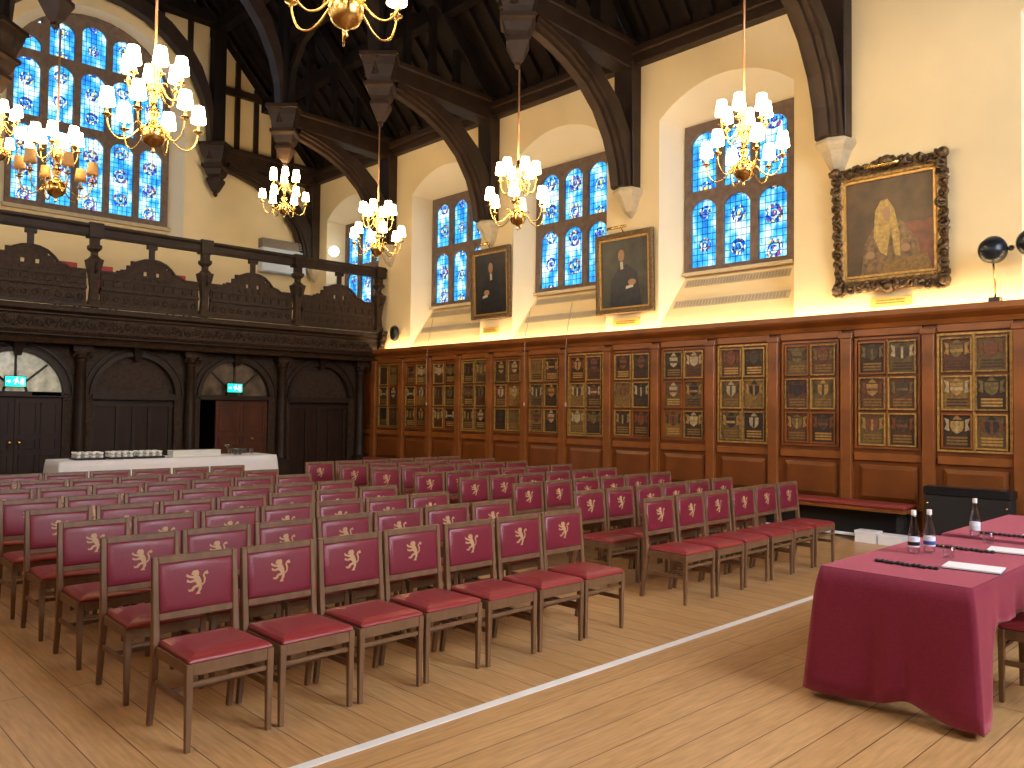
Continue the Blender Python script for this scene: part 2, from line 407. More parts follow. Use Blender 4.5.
for i, c in enumerate(LC):
    mb = MB(); P = lights(mb, mapL, c - .97, c + .97, 3.93, 6.42, [(c - .86, c - .37), (c - .245, c + .245), (c + .37, c + .86)], [(4.03, 5.15), (5.30, 6.27)], .42, .56, .16)
    fr = struct(mb.build('window_%d' % (6 + i), 'mullion'))
    for p in P: pane_obj(p, mapL, .49, M['daylight_side'], fr)
# great window of the back wall
mb = MB()
cols = [(4.07, 4.58), (4.73, 5.24), (5.38, 5.90), (6.03, 6.55), (6.68, 7.20)]
def btop(a, b):
    m_ = (a + b) / 2; t = (m_ - 5.65) / 1.69
    return 9.05 + 1.35 * math.sqrt(max(0.02, 1 - t * t)) + .02
tz = [9.62, 10.08, 10.2, 10.08, 9.62]
P = lights(mb, mapB, 3.96, 7.34, 5.85, 10.4, cols, [(6.02, 7.68), (7.86, 9.12), (9.29, lambda ci: tz[ci])], .38, .55, .20, tops=lambda a, b: btop(a, b))
# fill the arch head
A = arch_pts(3.96, 7.34, 9.05, 1.35, 20)
Ao = arch_pts(3.80, 7.50, 9.05, 1.50, 20)
for k in range(20): mb.prism([A[k], A[k + 1], Ao[k + 1], Ao[k]], mapB, .36, .56)
fr = struct(mb.build('window_12', 'mullion'))
mbs = MB(); mbs.rect(mapB, 3.9, 7.4, 5.80, 5.88, .30, .42); mbs.build('sill', 'stone', fr)
for i, p in enumerate(P): pane_obj(p, mapB, .47, GL[(i * 5 + 2) % 6], fr)
# front window (behind the camera)
mb = MB(); P = lights(mb, mapF, 3.3, 7.9, 3.2, 9.9, [(3.4 + .9 * k, 4.18 + .9 * k) for k in range(5)], [(3.3, 5.4), (5.55, 7.5), (7.65, 8.5)], .38, .5, .25, tops=lambda a, b: 8.6 + 1.2 * math.sqrt(max(0, 1 - (((a + b) / 2 - 5.6) / 2.3) ** 2)))
fr = struct(mb.build('window_13', 'mullion'))
for p in P: pane_obj(p, mapF, .44, M['daylight'], fr)

# sill grilles under the windows
def grille(mp, u0, u1, z0, z1, d0, d1, label, grp=None):
    t = thing('vent_grille', label, 'grille', mp((u0 + u1) / 2, z0, d0), group=grp); q = shift(t, mp)
    mb = MB()
    mb.add([q(u0, z0, d0 - .012), q(u1, z0, d0 - .012), q(u1, z1, d1 - .012), q(u0, z1, d1 - .012), q(u0, z0, d0 + .01), q(u1, z0, d0 + .01), q(u1, z1, d1 + .01), q(u0, z1, d1 + .01)],
           [(0, 1, 2, 3), (4, 7, 6, 5), (0, 4, 5, 1), (1, 5, 6, 2), (2, 6, 7, 3), (3, 7, 4, 0)])
    mb.build('grille_plate', 'stone', t)
    mb = MB(); n = 34
    for k in range(n):
        a = u0 + .03 + (u1 - u0 - .06) * k / n; b = a + (u1 - u0 - .06) / n * .55
        mb.add([q(a, z0 + .02, d0 - .016 + .01), q(b, z0 + .02, d0 - .016 + .01), q(b, z1 - .02, d1 - .026), q(a, z1 - .02, d1 - .026),
                q(a, z0 + .02, d0 - .004), q(b, z0 + .02, d0 - .004), q(b, z1 - .02, d1 - .014), q(a, z1 - .02, d1 - .014)],
               [(0, 1, 2, 3), (4, 7, 6, 5), (0, 4, 5, 1), (1, 5, 6, 2), (2, 6, 7, 3), (3, 7, 4, 0)])
    mb.build('grille_slots', 'grille', t)
wn = ['the window over the gallery end', 'the window left of the first portrait', 'the window between the two small portraits', 'the largest visible side window']
sl = .5 / .91
for c, nme in zip(RC, wn):
    if c < -16: continue
    for z0, z1, wd in ((3.34, 3.47, 'lower'), (3.70, 3.83, 'upper')):
        hw = 1.02 if wd == 'lower' else .93
        grille(mapR, c - hw, c + hw, z0, z1, (z0 - 3.02) * sl, (z1 - 3.02) * sl, '%s buff ventilation grille in the sloping sill below %s' % (wd, nme))
slb = .45 / .5
for a, b, nme in ((3.95, 4.9, 'left'), (4.98, 6.55, 'middle'), (6.65, 7.3, 'right')):
    grille(mapB, a, b, 5.5, 5.72, .15 * slb, .37 * slb, '%s long buff grille below the great window above the gallery' % nme)

# ------------------------------------------------------------------ roof
mb = MB()
def slope_quad(mb, y0, y1, x0, x1, off, th):
    a0, a1 = roof_z(y0) + off, roof_z(y1) + off
    mb.add([(x0, y0, a0), (x1, y0, a0), (x1, y1, a1), (x0, y1, a1), (x0, y0, a0 + th), (x1, y0, a0 + th), (x1, y1, a1 + th), (x0, y1, a1 + th)],
           [(0, 3, 2, 1), (4, 5, 6, 7), (0, 1, 5, 4), (1, 2, 6, 5), (2, 3, 7, 6), (3, 0, 4, 7)])
for y0, y1 in ((YL - .3, YC), (YC, YW + .3)):
    slope_quad(mb, y0, y1, XB - .5, XF + .5, .28, .1)
x = XB + .1
while x < XF:
    for y0, y1 in ((YL, YC), (YC, YW)): slope_quad(mb, y0, y1, x, x + .1, .12, .17)
    x += .42
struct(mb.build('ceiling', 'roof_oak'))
mb = MB()
for y in (2.9, 8.22, 4.4, 6.8, 9.6, 1.2):
    z = roof_z(y); mb.box(XB, XF, y - .11, y + .11, z - .14, z + .16)
mb.box(XB, XF, YC - .12, YC + .12, roof_z(YC) - .3, roof_z(YC))
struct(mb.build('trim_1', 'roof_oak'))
# wall plates
for i, (y0, y1, a) in enumerate(((YW - .16, YW + .02, 0), (YL - .02, YL + .16, 1))):
    mb = MB(); mb.box(XB, XF, y0, y1, 7.52, 7.80)
    yy = (y0 - .10, y0) if not a else (y1, y1 + .10)
    mb.box(XB, XF, yy[0], yy[1], 7.66, 7.80)
    yz = (YW - .04, YW + .04) if not a else (YL - .04, YL + .04)
    mb.box(XB, XF, yz[0], yz[1], 7.80, 8.16)
    struct(mb.build('trim_%d' % (2 + i), 'truss_oak', bevel=.02))

# ------------------------------------------------------------------ trusses
BR_IN = [(10.62, 5.42), (10.55, 5.8), (10.40, 6.2), (10.12, 6.62), (9.75, 6.95), (9.3, 7.2), (8.85, 7.36), (8.5, 7.45)]
BR_OUT = [(10.95, 5.42), (10.90, 5.9), (10.76, 6.35), (10.45, 6.82), (10.0, 7.2), (9.5, 7.42), (8.95, 7.58), (8.5, 7.62)]
def mir(y): return 11.2 - y if y <= 8.6 else 2.6 - 3.1 * (y - 8.6) / 2.4
def truss(xc, label, back=False):
    t = thing('roof_truss', label, 'roof truss', (xc, YC, 0)); O = Vector((0, YC, 0))
    mp = lambda u, z, d: (d, u - YC, z)
    for side in (0, 1):
        S = (lambda y: y) if side == 0 else mir
        pm = lambda pts: [(S(y), z) for y, z in pts]
        # wall post
        mb = MB(); mb.prism(pm([(10.80, 5.42), (11.0, 5.42), (11.0, 7.55), (10.74, 7.55)]), mp, -.20, .20); mb.build('wall_post', 'truss_oak', t, bevel=.015)
        # corbel
        mb = MB(); y1 = S(11.0); sg = 1 if side == 0 else -1
        cp = [(.24, 5.42), (.26, 5.36), (.24, 5.32), (.19, 5.26), (.15, 5.16), (.10, 5.04), (.05, 4.98), (.02, 4.94)]
        secs = []
        for h, z in cp:
            dp = h * 1.35; secs.append([(-h, y1 - YC - .0 * sg, z), (-h * .8, y1 - YC - dp * .75 * sg, z), (0, y1 - YC - dp * sg, z), (h * .8, y1 - YC - dp * .75 * sg, z), (h, y1 - YC - .0 * sg, z)])
        mb.loft(secs, True, False); mb.build('stone_corbel', 'stone', t)
        # arch brace with moulded ribs
        mb = MB()
        for k in range(len(BR_IN) - 1):
            mb.prism(pm([BR_IN[k], BR_IN[k + 1], BR_OUT[k + 1], BR_OUT[k]]), mp, -.15, .15)
        for hw, o0, o1 in ((.07, -.07, .02), (.19, .07, .13)):
            for k in range(len(BR_IN) - 1):
                q = []
                for kk, oo in ((k, o0), (k + 1, o0), (k + 1, o1), (k, o1)):
                    a = Vector(BR_IN[kk]); b = Vector(BR_OUT[kk]); dd = (b - a).normalized(); p = a + dd * oo; q.append((p.x, p.y))
                mb.prism(pm(q), mp, -hw, hw)
        mb.build('arch_brace', 'truss_oak', t)
        # hammer beam
        mb = MB(); mb.prism(pm([(7.98, 7.58), (11.0, 7.42), (11.0, 7.86), (7.98, 7.90)]), mp, -.17, .17)
        mb.prism(pm([(7.98, 7.84), (11.0, 7.80), (11.0, 7.92), (7.98, 7.95)]), mp, -.21, .21)
        mb.build('hammer_beam', 'truss_oak', t, bevel=.02)
        # pendant
        mb = MB(); yp = S(8.24) - YC
        pr = [(.40, 7.96), (.40, 7.89), (.36, 7.87), (.33, 7.74), (.26, 7.56), (.24, 7.48), (.31, 7.45), (.31, 7.39), (.25, 7.34), (.21, 7.22), (.15, 7.15), (.20, 7.13), (.20, 7.07), (.16, 6.99), (.09, 6.84), (.045, 6.79), (.05, 6.75), (.02, 6.70)]
        mb.loft([[(h * 1.2 * math.cos(j * PI / 2), yp + h * 1.2 * math.sin(j * PI / 2), z) for j in range(4)] for h, z in pr]); mb.build('pendant', 'truss_oak', t)
        # hammer post, struts, principal
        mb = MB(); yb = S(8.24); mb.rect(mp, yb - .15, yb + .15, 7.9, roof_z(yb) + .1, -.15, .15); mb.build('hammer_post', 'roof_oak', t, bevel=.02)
        for y in (() if back else (8.8, 9.4, 10.0)):
            mb = MB(); mb.rect(mp, S(y) - .06, S(y) + .06, 7.85, roof_z(S(y)) + .05, -.06, .06); mb.build('strut', 'roof_oak', t)
        mb = MB(); e = YW if side == 0 else YL
        mb.prism([(e, roof_z(e) - (0 if back else .2)), (YC, roof_z(YC) - (0 if back else .42)), (YC, roof_z(YC) + .1), (e, roof_z(e) + .1)], mp, -.16, .16); mb.build('principal_rafter', 'roof_oak', t, bevel=.02)
        # upper arch brace
        mb = MB(); h = abs(S(8.24) - YC) - .12; sg2 = 1 if side == 0 else -1
        ins = []; outs = []
        for k in range(9):
            a = PI / 2 * k / 8
            ins.append((YC + sg2 * (h - .07) * math.cos(a), 7.95 + 2.72 * math.sin(a))); outs.append((YC + sg2 * (h + .02 + .12 * math.sin(2 * a)) * math.cos(a), 7.95 + 3.0 * math.sin(a) + .12 * math.sin(2 * a)))
        for k in range(8): mb.prism([ins[k], ins[k + 1], outs[k + 1], outs[k]], mp, -.13, .13)
        mb.build('upper_arch_brace', 'truss_oak', t)
    a, b = mir(8.24), 8.24
    mb = MB(); mb.rect(mp, a, b, 10.86, 11.16, -.15, .15); mb.build('collar_beam', 'roof_oak', t, bevel=.02)
    for k in range(7):
        y = a + (b - a) * (k + .5) / 7; mb = MB(); mb.rect(mp, y - .05, y + .05, 11.1, roof_z(y) + .05, -.05, .05)
        mb.build('king_strut', 'roof_oak', t)
    return t
TX = [-19.02, -15.58, -12.07, -8.53, -4.92, -.9]
tl = ['dark timber roof truss against the far gable wall around the great window', 'dark timber roof truss over the gallery front, second from the far wall',
      'dark timber roof truss springing beside the first small portrait', 'dark timber roof truss with its corbel above the middle portrait',
      'dark timber roof truss coming down beside the large gilt picture', 'dark timber roof truss nearest the camera']
for x, l in zip(TX, tl): truss(x, l, x < -19)
# purlin-level plates and bracing between hammer posts
for i, y in enumerate((8.24, mir(8.24))):
    mb = MB(); mb.box(-15.4, XF, y - .08, y + .08, 9.35, 9.6)
    for k in range(1, len(TX) - 1):
        a, b = TX[k] + .15, TX[k + 1] - .15
        for s0, s1 in ((a, 1), (b, -1)):
            P_ = [(s0 + s1 * .0, 8.1), (s0 + s1 * .18, 8.7), (s0 + s1 * .55, 9.15), (s0 + s1 * 1.1, 9.38)]
            for j in range(3):
                (xa, za), (xb, zb) = P_[j], P_[j + 1]
                mb.prism([(xa, za), (xb, zb), (xb - s1 * .05, zb + .18), (xa - s1 * .05, za + .18)], lambda u, z, d: (u, y + d, z), -.06, .06)
    struct(mb.build('trim_%d' % (4 + i), 'roof_oak'))
# timber framing on the gable wall
g = thing('gable_framing', 'black timber studs and rails framing cream plaster above the great window', 'timber framing', (XB, YC, 0))
mp = lambda u, z, d: (d, u - YC, z)
for side in (0, 1):
    S = (lambda y: y) if side == 0 else mir
    for y in (8.84, 9.34, 9.84, 10.34):
        y_ = S(y); MB().rect(mp, y_ - .06, y_ + .06, 8.02, roof_z(y_) + .1, .0, .07).build('stud', 'truss_oak', g)
    for y, z0 in ((7.63, 9.75), (6.95, 10.4), (6.25, 10.9)):
        y_ = S(y); MB().rect(mp, y_ - .06, y_ + .06, z0, roof_z(y_) + .1, .0, .07).build('stud', 'truss_oak', g)
for a, b, z0, z1, d in ((8.3, 10.3, 9.36, 9.54, .09), (mir(10.3), mir(8.3), 9.36, 9.54, .09), (mir(8.8), 8.8, 11.1, 11.35, .09), (8.0, 11.0, 7.78, 8.02, .11), (YL, mir(8.0), 7.78, 8.02, .11)):
    MB().rect(mp, a, b, z0, z1, .0, d).build('rail', 'truss_oak', g)

# ------------------------------------------------------------------ oak panelling of the right wall
PX = [4.0, 2.9, 1.8, .7, -.4, -1.55, -2.69, -3.71, -4.76, -5.83, -6.88, -7.93, -8.94, -10.0, -11.0, -11.98, -12.96, -13.95, -14.96, -16.05, -17.1, -18.2, -19.2]
YP = 10.98
SH = [[(-.5, .5), (.5, .5), (.5, 0), (.38, -.32), (0, -.58), (-.38, -.32), (-.5, 0)]]
def flatmat(n, c): M[n] = mat(n, c, .45, noise=(30, .35)); return n
pl_field = [flatmat('field_umber', (.06, .028, .010)), flatmat('field_ochre', (.21, .115, .025)), flatmat('field_olive', (.12, .075, .022)), flatmat('field_maroon', (.10, .035, .014)), flatmat('field_black', (.035, .019, .008))]
pl_shield = [flatmat('shield_red', (.16, .05, .02)), flatmat('shield_white', (.40, .31, .17)), flatmat('shield_slate', (.06, .04, .02)), flatmat('shield_gold', (.34, .20, .05)), flatmat('shield_green', (.15, .10, .03)), flatmat('shield_dark', (.03, .022, .02))]
nb = 0
RNG = random.Random(3)
for k in range(len(PX) - 1):
    x1, x0 = PX[k], PX[k + 1]
    vis = x0 < -2.6 and x1 > -16.0
    c = (x0 + x1) / 2; wd = x1 - x0
    nb += 1
    if vis: lab = 'oak wall panel bay with six painted shields, %s from the gallery corner' % ORD[max(1, 19 - k)]
    else: lab = 'oak wall panel bay outside the camera view at x %s' % ('front' if x0 > -2.6 else 'under the gallery')
    if not vis: lab = 'oak panelling bay under the gallery' if x0 < -10 else 'oak panelling bay beside the camera end of the hall'
    t = thing('oak_panel_bay', lab, 'wall panelling', (c, YP, 0), group=None if vis else ('oak bays under the gallery' if x0 < -10 else 'oak bays near the camera'))
    L = wd / 2
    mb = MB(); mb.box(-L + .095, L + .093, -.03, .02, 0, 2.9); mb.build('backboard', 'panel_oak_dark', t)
    mb = MB(); mb.box(L - .075, L + .075 - .002, -.115, -.03, 0, 2.72); mb.box(L - .095, L + .093, -.13, -.03, 2.66, 2.74); mb.box(L - .095, L + .093, -.13, -.03, 0, .14)
    mb.build('pilaster', 'panel_oak', t, bevel=.008)
    i0, i1 = -L + .10, L - .08
    for z0, z1, dd in ((1.02, 1.12, .075), (2.68, 2.78, .075), (.40, .46, .06)): MB().box(i0, i1, -dd, -.03, z0, z1).build('rail', 'panel_oak', t, bevel=.006)
    # raised lower panel
    mb = MB(); a, b = i0 + .06, i1 - .06
    mb.loft([[(a, -.03, .50), (b, -.03, .50), (b, -.03, .96), (a, -.03, .96)], [(a + .0, -.045, .50), (b, -.045, .50), (b, -.045, .96), (a, -.045, .96)], [(a + .05, -.07, .55), (b - .05, -.07, .55), (b - .05, -.07, .91), (a + .05, -.07, .91)]])
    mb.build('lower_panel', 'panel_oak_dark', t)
    # surround of the shields
    a, b = c and -0.39, .39
    a, b = -min(.39, L - .10), min(.39, L - .10)
    mb = MB(); mb.box(a - .03, a, -.06, -.03, 1.18, 2.66); mb.box(b, b + .03, -.06, -.03, 1.18, 2.66); mb.box(a, b, -.06, -.03, 1.18, 1.205); mb.box(a, b, -.06, -.03, 2.635, 2.66)
    mb.box(-.012, .012, -.055, -.03, 1.2, 2.64)
    mb.build('surround', 'thin_gold' if k % 3 == 0 else 'panel_oak', t)
    if not vis: continue
    for ci in range(2):
        for ri in range(3):
            pw = (b - a) / 2 - .035; px = (a + .02 + pw / 2) if ci == 0 else (b - .02 - pw / 2)
            z0 = 1.22 + ri * .475; ph = .435
            mb = MB(); e = .020
            for bx in ((px - pw / 2, px - pw / 2 + e, z0, z0 + ph), (px + pw / 2 - e, px + pw / 2, z0, z0 + ph), (px - pw / 2 + e, px + pw / 2 - e, z0, z0 + e), (px - pw / 2 + e, px + pw / 2 - e, z0 + ph - e, z0 + ph)):
                mb.box(bx[0], bx[1], -.07, -.03, bx[2], bx[3])
            fm = RNG.choice(['thin_gold', 'thin_gold', 'old_gold', 'panel_oak'])
            fo = mb.build('plaque_frame', fm, t)
            f = RNG.choice(pl_field); sh = RNG.choice(pl_shield); s2 = RNG.choice(pl_shield)
            mb = MB(); mb.box(px - pw / 2 + e, px + pw / 2 - e, -.042, -.03, z0 + e, z0 + ph - e); mb.build('painted_panel', f, fo)
            cz = z0 + ph * .62; hs = pw * .42
            P_ = [(px + u * hs, cz + v * hs) for u, v in SH[0]]
            mpq = lambda u, z, d: (u, d, z)
            mb = MB(); mb.prism(P_, mpq, -.052, -.042); 
            # crest above and mantling beside
            mb.prism([(px - hs * .35, cz + hs * .62), (px + hs * .35, cz + hs * .62), (px, cz + hs * 1.05)], mpq, -.050, -.042)
            for sg in (-1, 1):
                mb.prism([(px + sg * hs * .62, cz + hs * .6), (px + sg * hs * 1.0, cz + hs * .75), (px + sg * hs * .8, cz + hs * .2), (px + sg * hs * 1.0, cz - hs * .2), (px + sg * hs * .6, cz - hs * .35)], mpq, -.048, -.042, mi=1)
            if RNG.random() < .6:
                mb.prism([(px - hs * .5, cz + hs * .12), (px + hs * .5, cz + hs * .12), (px + hs * .5, cz - hs * .12), (px - hs * .5, cz - hs * .12)], mpq, -.054, -.052, mi=1)
            else:
                mb.prism([(px - hs * .1, cz + hs * .5), (px + hs * .1, cz + hs * .5), (px + hs * .1, cz - hs * .5), (px - hs * .1, cz - hs * .5)], mpq, -.054, -.052, mi=1)
            mb.build('shield', [sh, s2], fo)
            mb = MB()
            sc_c = RNG.choice(['field_ochre', 'thin_gold', 'field_ochre', 'field_umber'])
            for q in range(3): mb.box(px - pw * .33, px + pw * .33, -.046, -.042, z0 + .05 + q * .038, z0 + .074 + q * .038)
            mb.build('inscription_scroll', sc_c, fo)
mb = MB()
mb.loft([[(x, YP - .03, 2.78), (x, YP - .09, 2.78), (x, YP - .11, 2.84), (x, YP - .19, 2.90), (x, YP - .21, 2.93), (x, YP - .21, 3.0), (x, YP - .17, 3.0), (x, YP - .17, 2.95), (x, YP + .02, 2.95)] for x in (XB, XF)])
struct(mb.build('trim_6', 'panel_oak'))
mb = MB()
for a, b in ((XB + .1, XF),):
    mb.box(a, b, YP - .14, YP - .09, 2.952, 2.972)
tag(mb.build('cornice_light_strip', 'strip_light'), 'bright warm light strip lying along the top of the oak cornice', 'light strip')

# left wall dado, simple
mb = MB(); mb.box(XB, XF, YL + .0, YL + .08, 0, 2.9); struct(mb.build('baseboard_left', 'panel_oak'))
mb = MB(); mb.box(XF - .08, XF, YL + .08, YP, 0, 2.7); struct(mb.build('baseboard_front', 'panel_oak'))

# bench
t = thing('wall_bench', 'long low oak wall bench with thin red cushion along the panelling', 'bench', (-9.9, 10.7, 0))
x0, x1 = -5.9, 6.07
mb = MB(); mb.box(x0, x1, -.26, .16, .40, .445); mb.build('seat_board', 'panel_oak', t, bevel=.006)
mb = MB(); mb.box(x0, x1, -.27, .15, .446, .50); mb.build('cushion', 'bench_red', t, bevel=.02)
for k in range(7):
    xx = x0 + .1 + k * 1.95; mb = MB(); mb.box(xx, xx + .06, -.1, .14, 0, .40); mb.build('bench_support', 'black_matt', t)
mb = MB(); mb.box(x0, x1, .10, .15, .0, .40); mb.build('bench_back_panel', 'black_matt', t)
# pipe + box under the bench
mb = MB(); mb.tube([(-9.0, 10.68, .05), (-3.9, 10.68, .05)], .022); tag(mb.build('heating_pipe', 'white_paint'), 'white pipe running low along the floor under the wall bench', 'pipe')
for i, (xa, xb, h, lb) in enumerate(((-4.44, -4.17, .15, 'left white paper box on the floor under the wall bench'), (-4.15, -3.86, .13, 'right white paper box on the floor under the wall bench'))):
    t = thing('paper_box', lb, 'box', ((xa + xb) / 2, 10.5, 0)); L = (xb - xa) / 2
    mb = MB(); mb.box(-L, L, -.10, .10, 0, h - .04); mb.build('box_body', 'paper', t, bevel=.004)
    mb = MB(); mb.box(-L - .005, L + .005, -.105, .105, h - .04, h); mb.build('lid', 'paper', t, bevel=.004)
# heater
t = thing('heater_cabinet', 'black metal heater cabinet with top grille standing against the oak panelling', 'heater', (-3.20, 10.74, 0))
mb = MB(); mb.box(-.47, .47, -.13, .11, .03, .66); mb.build('casing', 'black_matt', t, bevel=.01)
mb = MB(); mb.box(-.48, .48, -.14, .11, .66, .76); 
mb.build('top_housing', 'black', t, bevel=.01)
mb = MB()
for k in range(6): mb.box(-.45, .45, -.148, -.139, .675 + k * .016, .682 + k * .016)
mb.build('grille', 'dark_metal', t)
for sx in (-.43, .43):
    mb = MB(); mb.lathe((sx, 0, 0), [(.012, 0), (.012, .01)], 10); o = mb.build('screw', 'brass', t); o.rotation_euler = (PI / 2, 0, 0); o.location = (0, -.13, .56)

# ------------------------------------------------------------------ gallery and screen at the far end
BY = [-.5, .55, 2.58, 4.61, 6.66, 8.69, 10.72, 11.0]
XS = -16.35
sg = thing('oak_screen', 'dark carved oak screen with columns and arches carrying the gallery', 'screen', (XS, YC, 0))
mpS = lambda u, z, d: (d - .22, u - YC, z)          # d toward the viewer
mb = MB(); cols = []; 
def bays(): return [(BY[i], BY[i + 1]) for i in range(1, 6)]
for (a, b) in bays():
    c = (a + b) / 2; ha = .76
    A = arch_pts(c - ha, c + ha, 1.84, .74, 20)
    mb.rect(mpS, a, c - ha, 0, 2.75, 0, .10); mb.rect(mpS, c + ha, b, 0, 2.75, 0, .10)
    for k in range(20): mb.prism([A[k], A[k + 1], (A[k + 1][0], 2.75), (A[k][0], 2.75)], mpS, 0, .10)
mb.rect(mpS, YL, BY[1], 0, 2.75, 0, .1); mb.rect(mpS, BY[6], 10.85, 0, 2.75, 0, .1)
mb.build('arcade', 'carved_oak', sg)
for (a, b) in bays():
    c = (a + b) / 2; mb = MB()
    for r0, r1, dd in ((.76, .84, .16), (.90, .94, .14)):
        A = arch_pts(c - r0, c + r0, 1.84, r0 - .02, 20); B = arch_pts(c - r1, c + r1, 1.84, r1 - .02, 20)
        for k in range(20): mb.prism([A[k], A[k + 1], B[k + 1], B[k]], mpS, .08, dd)
    mb.build('archivolt', 'dark_oak', sg)
    mb = MB(); mb.loft([[(-.12, c - YC - .05, 2.5), (-.02, c - YC - .05, 2.5), (-.02, c - YC + .05, 2.5), (-.12, c - YC + .05, 2.5)], [(-.12, c - YC - .10, 2.76), (.06, c - YC - .10, 2.76), (.06, c - YC + .10, 2.76), (-.12, c - YC + .10, 2.76)]]); mb.build('keystone', 'dark_oak', sg)
for y in BY[1:7]:
    mb = MB(); yy = y - YC
    mb.box(-.13, .13, yy - .15, yy + .15, 0, .5)
    mb.lathe((0, yy, 0), [(.13, .5), (.13, .54), (.105, .58), (.11, .8), (.10, 1.6), (.085, 2.42), (.10, 2.44), (.10, 2.47), (.085, 2.49)], 14)
    mb.build('column', 'dark_oak', sg)
    mb = MB(); mb.lathe((0, yy, 0), [(.09, 2.49), (.11, 2.53), (.12, 2.58), (.15, 2.62)], 12); mb.box(-.14, .14, yy - .17, yy + .17, 2.62, 2.75)
    for s_ in (-1, 1):
        mb.tube([(.10, yy + s_ * .13, 2.50 + .0), (.13, yy + s_ * .16, 2.54), (.13, yy + s_ * .13, 2.60), (.13, yy + s_ * .10, 2.56)], .022)
    mb.build('capital', 'carved_oak', sg)
# blind bays
for i in (1, 3, 0):
    pass
def blind(a, b):
    c = (a + b) / 2; mb = MB(); A = arch_pts(c - .76, c + .76, 1.84, .74, 16)
    mb.prism([(c - .76, 1.84), (c + .76, 1.84)] + list(reversed(A))[0:], mpS, -.06, 0)
    mb.build('tympanum', 'carved_oak', sg)
    mb = MB(); mb.rect(mpS, c - .76, c + .76, 0, 1.84, -.06, 0); mb.build('blind_panel', 'door_oak', sg)
    mb = MB(); mb.rect(mpS, c - .78, c + .78, 1.74, 1.86, .0, .13); mb.rect(mpS, c - .76, c + .76, 1.60, 1.66, 0, .04)
    for u in (-.74, -.30, .0, .30, .70): mb.rect(mpS, c + u - .03, c + u + .03, .1, 1.6, 0, .035)
    mb.build('rail', 'dark_oak', sg)
bl = bays()
for i in (0, 2, 4): blind(*bl[i])
# double doors (bays 2 and 4) -- names follow the setting rule
def doors(n, a, b, fan, wood, open_left):
    c = (a + b) / 2
    mp = lambda u, z, d: (XS - .22 + d, u, z)
    fr = struct(MB().rect(mp, c - .78, c + .78, 1.76, 1.86, -.02, .13).build('door_%d' % n, 'dark_oak', bevel=.008))
    A = arch_pts(c - .76, c + .76, 1.86, .72, 16)
    mb = MB(); mb.prism([(c - .76, 1.86), (c + .76, 1.86)] + list(reversed(A)), mp, .0, .012); mb.build('fanlight', fan, fr)
    mb = MB()
    for ang in (45, 90, 135):
        ca, sa = math.cos(math.radians(ang)), math.sin(math.radians(ang))
        p = [(c + .1 * ca - .018 * sa, 1.88 + .1 * sa + .018 * ca), (c + .1 * ca + .018 * sa, 1.88 + .1 * sa - .018 * ca), (c + .72 * ca + .018 * sa, 1.86 + .70 * sa - .018 * ca), (c + .72 * ca - .018 * sa, 1.86 + .70 * sa + .018 * ca)]
        mb.prism(p, mp, .012, .045)
    B0 = arch_pts(c - .20, c + .20, 1.86, .2, 10); B1 = arch_pts(c - .16, c + .16, 1.86, .16, 10)
    for k in range(10): mb.prism([B0[k], B0[k + 1], B1[k + 1], B1[k]], mp, .012, .04)
    mb.build('glazing_bar', 'dark_oak', fr)
    for s_ in (-1, 1):
        if s_ < 0 and open_left:
            lf = MB(); lf.box(XS - 1.0, XS - .25, c - .76, c - .72, .01, 1.76); lf.build('door_leaf', wood, fr)
            continue
        u0, u1 = (c + .004, c + .755) if s_ > 0 else (c - .755, c - .004)
        if open_left: u0 = c - .40
        mb = MB(); mb.rect(mp, u0, u1, .01, 1.755, .0, .05); lf = mb.build('door_leaf', wood, fr)
        mb = MB()
        for z0, z1 in ((.12, .72), (.82, 1.0), (1.10, 1.66)):
            for v0, v1 in ((u0 + .07, (u0 + u1) / 2 - .03), ((u0 + u1) / 2 + .03, u1 - .08)):
                mb.rect(mp, v0, v1, z0, z0 + .02, .05, .07); mb.rect(mp, v0, v1, z1 - .02, z1, .05, .07); mb.rect(mp, v0, v0 + .02, z0, z1, .05, .07); mb.rect(mp, v1 - .02, v1, z0, z1, .05, .07)
        mb.build('door_moulding', wood, lf)
        kx = u0 + .07 if s_ > 0 else u1 - .07
        if open_left: kx = u1 - .35
        mb = MB(); mb.ball((XS - .22 + .11, kx, .95), .035); mb.lathe((XS - .17, kx, .95), [(.03, -.03), (.03, .03)], 10); mb.build('door_handle', 'brass', lf)
    return c
c1 = doors(1, *bl[1], 'fanlight', 'door_oak', False)
c2 = doors(2, *bl[3], 'fanlight_dark', 'red_oak', True)
# lobby wall behind the screen, coloured black for the shade of the unlit passage
mb = MB(); mb.box(-18.4, -18.3, YL, YW, 0, 2.75); struct(mb.build('wall_lobby', 'black_matt'))
# brass plate
mb = MB(); mb.box(XS - .12, XS - .09, c1 + .25, c1 + .72, 1.79, 1.85); tag(mb.build('brass_plate', 'brass'), 'small brass plate on the door rail under the left green exit sign', 'plate')
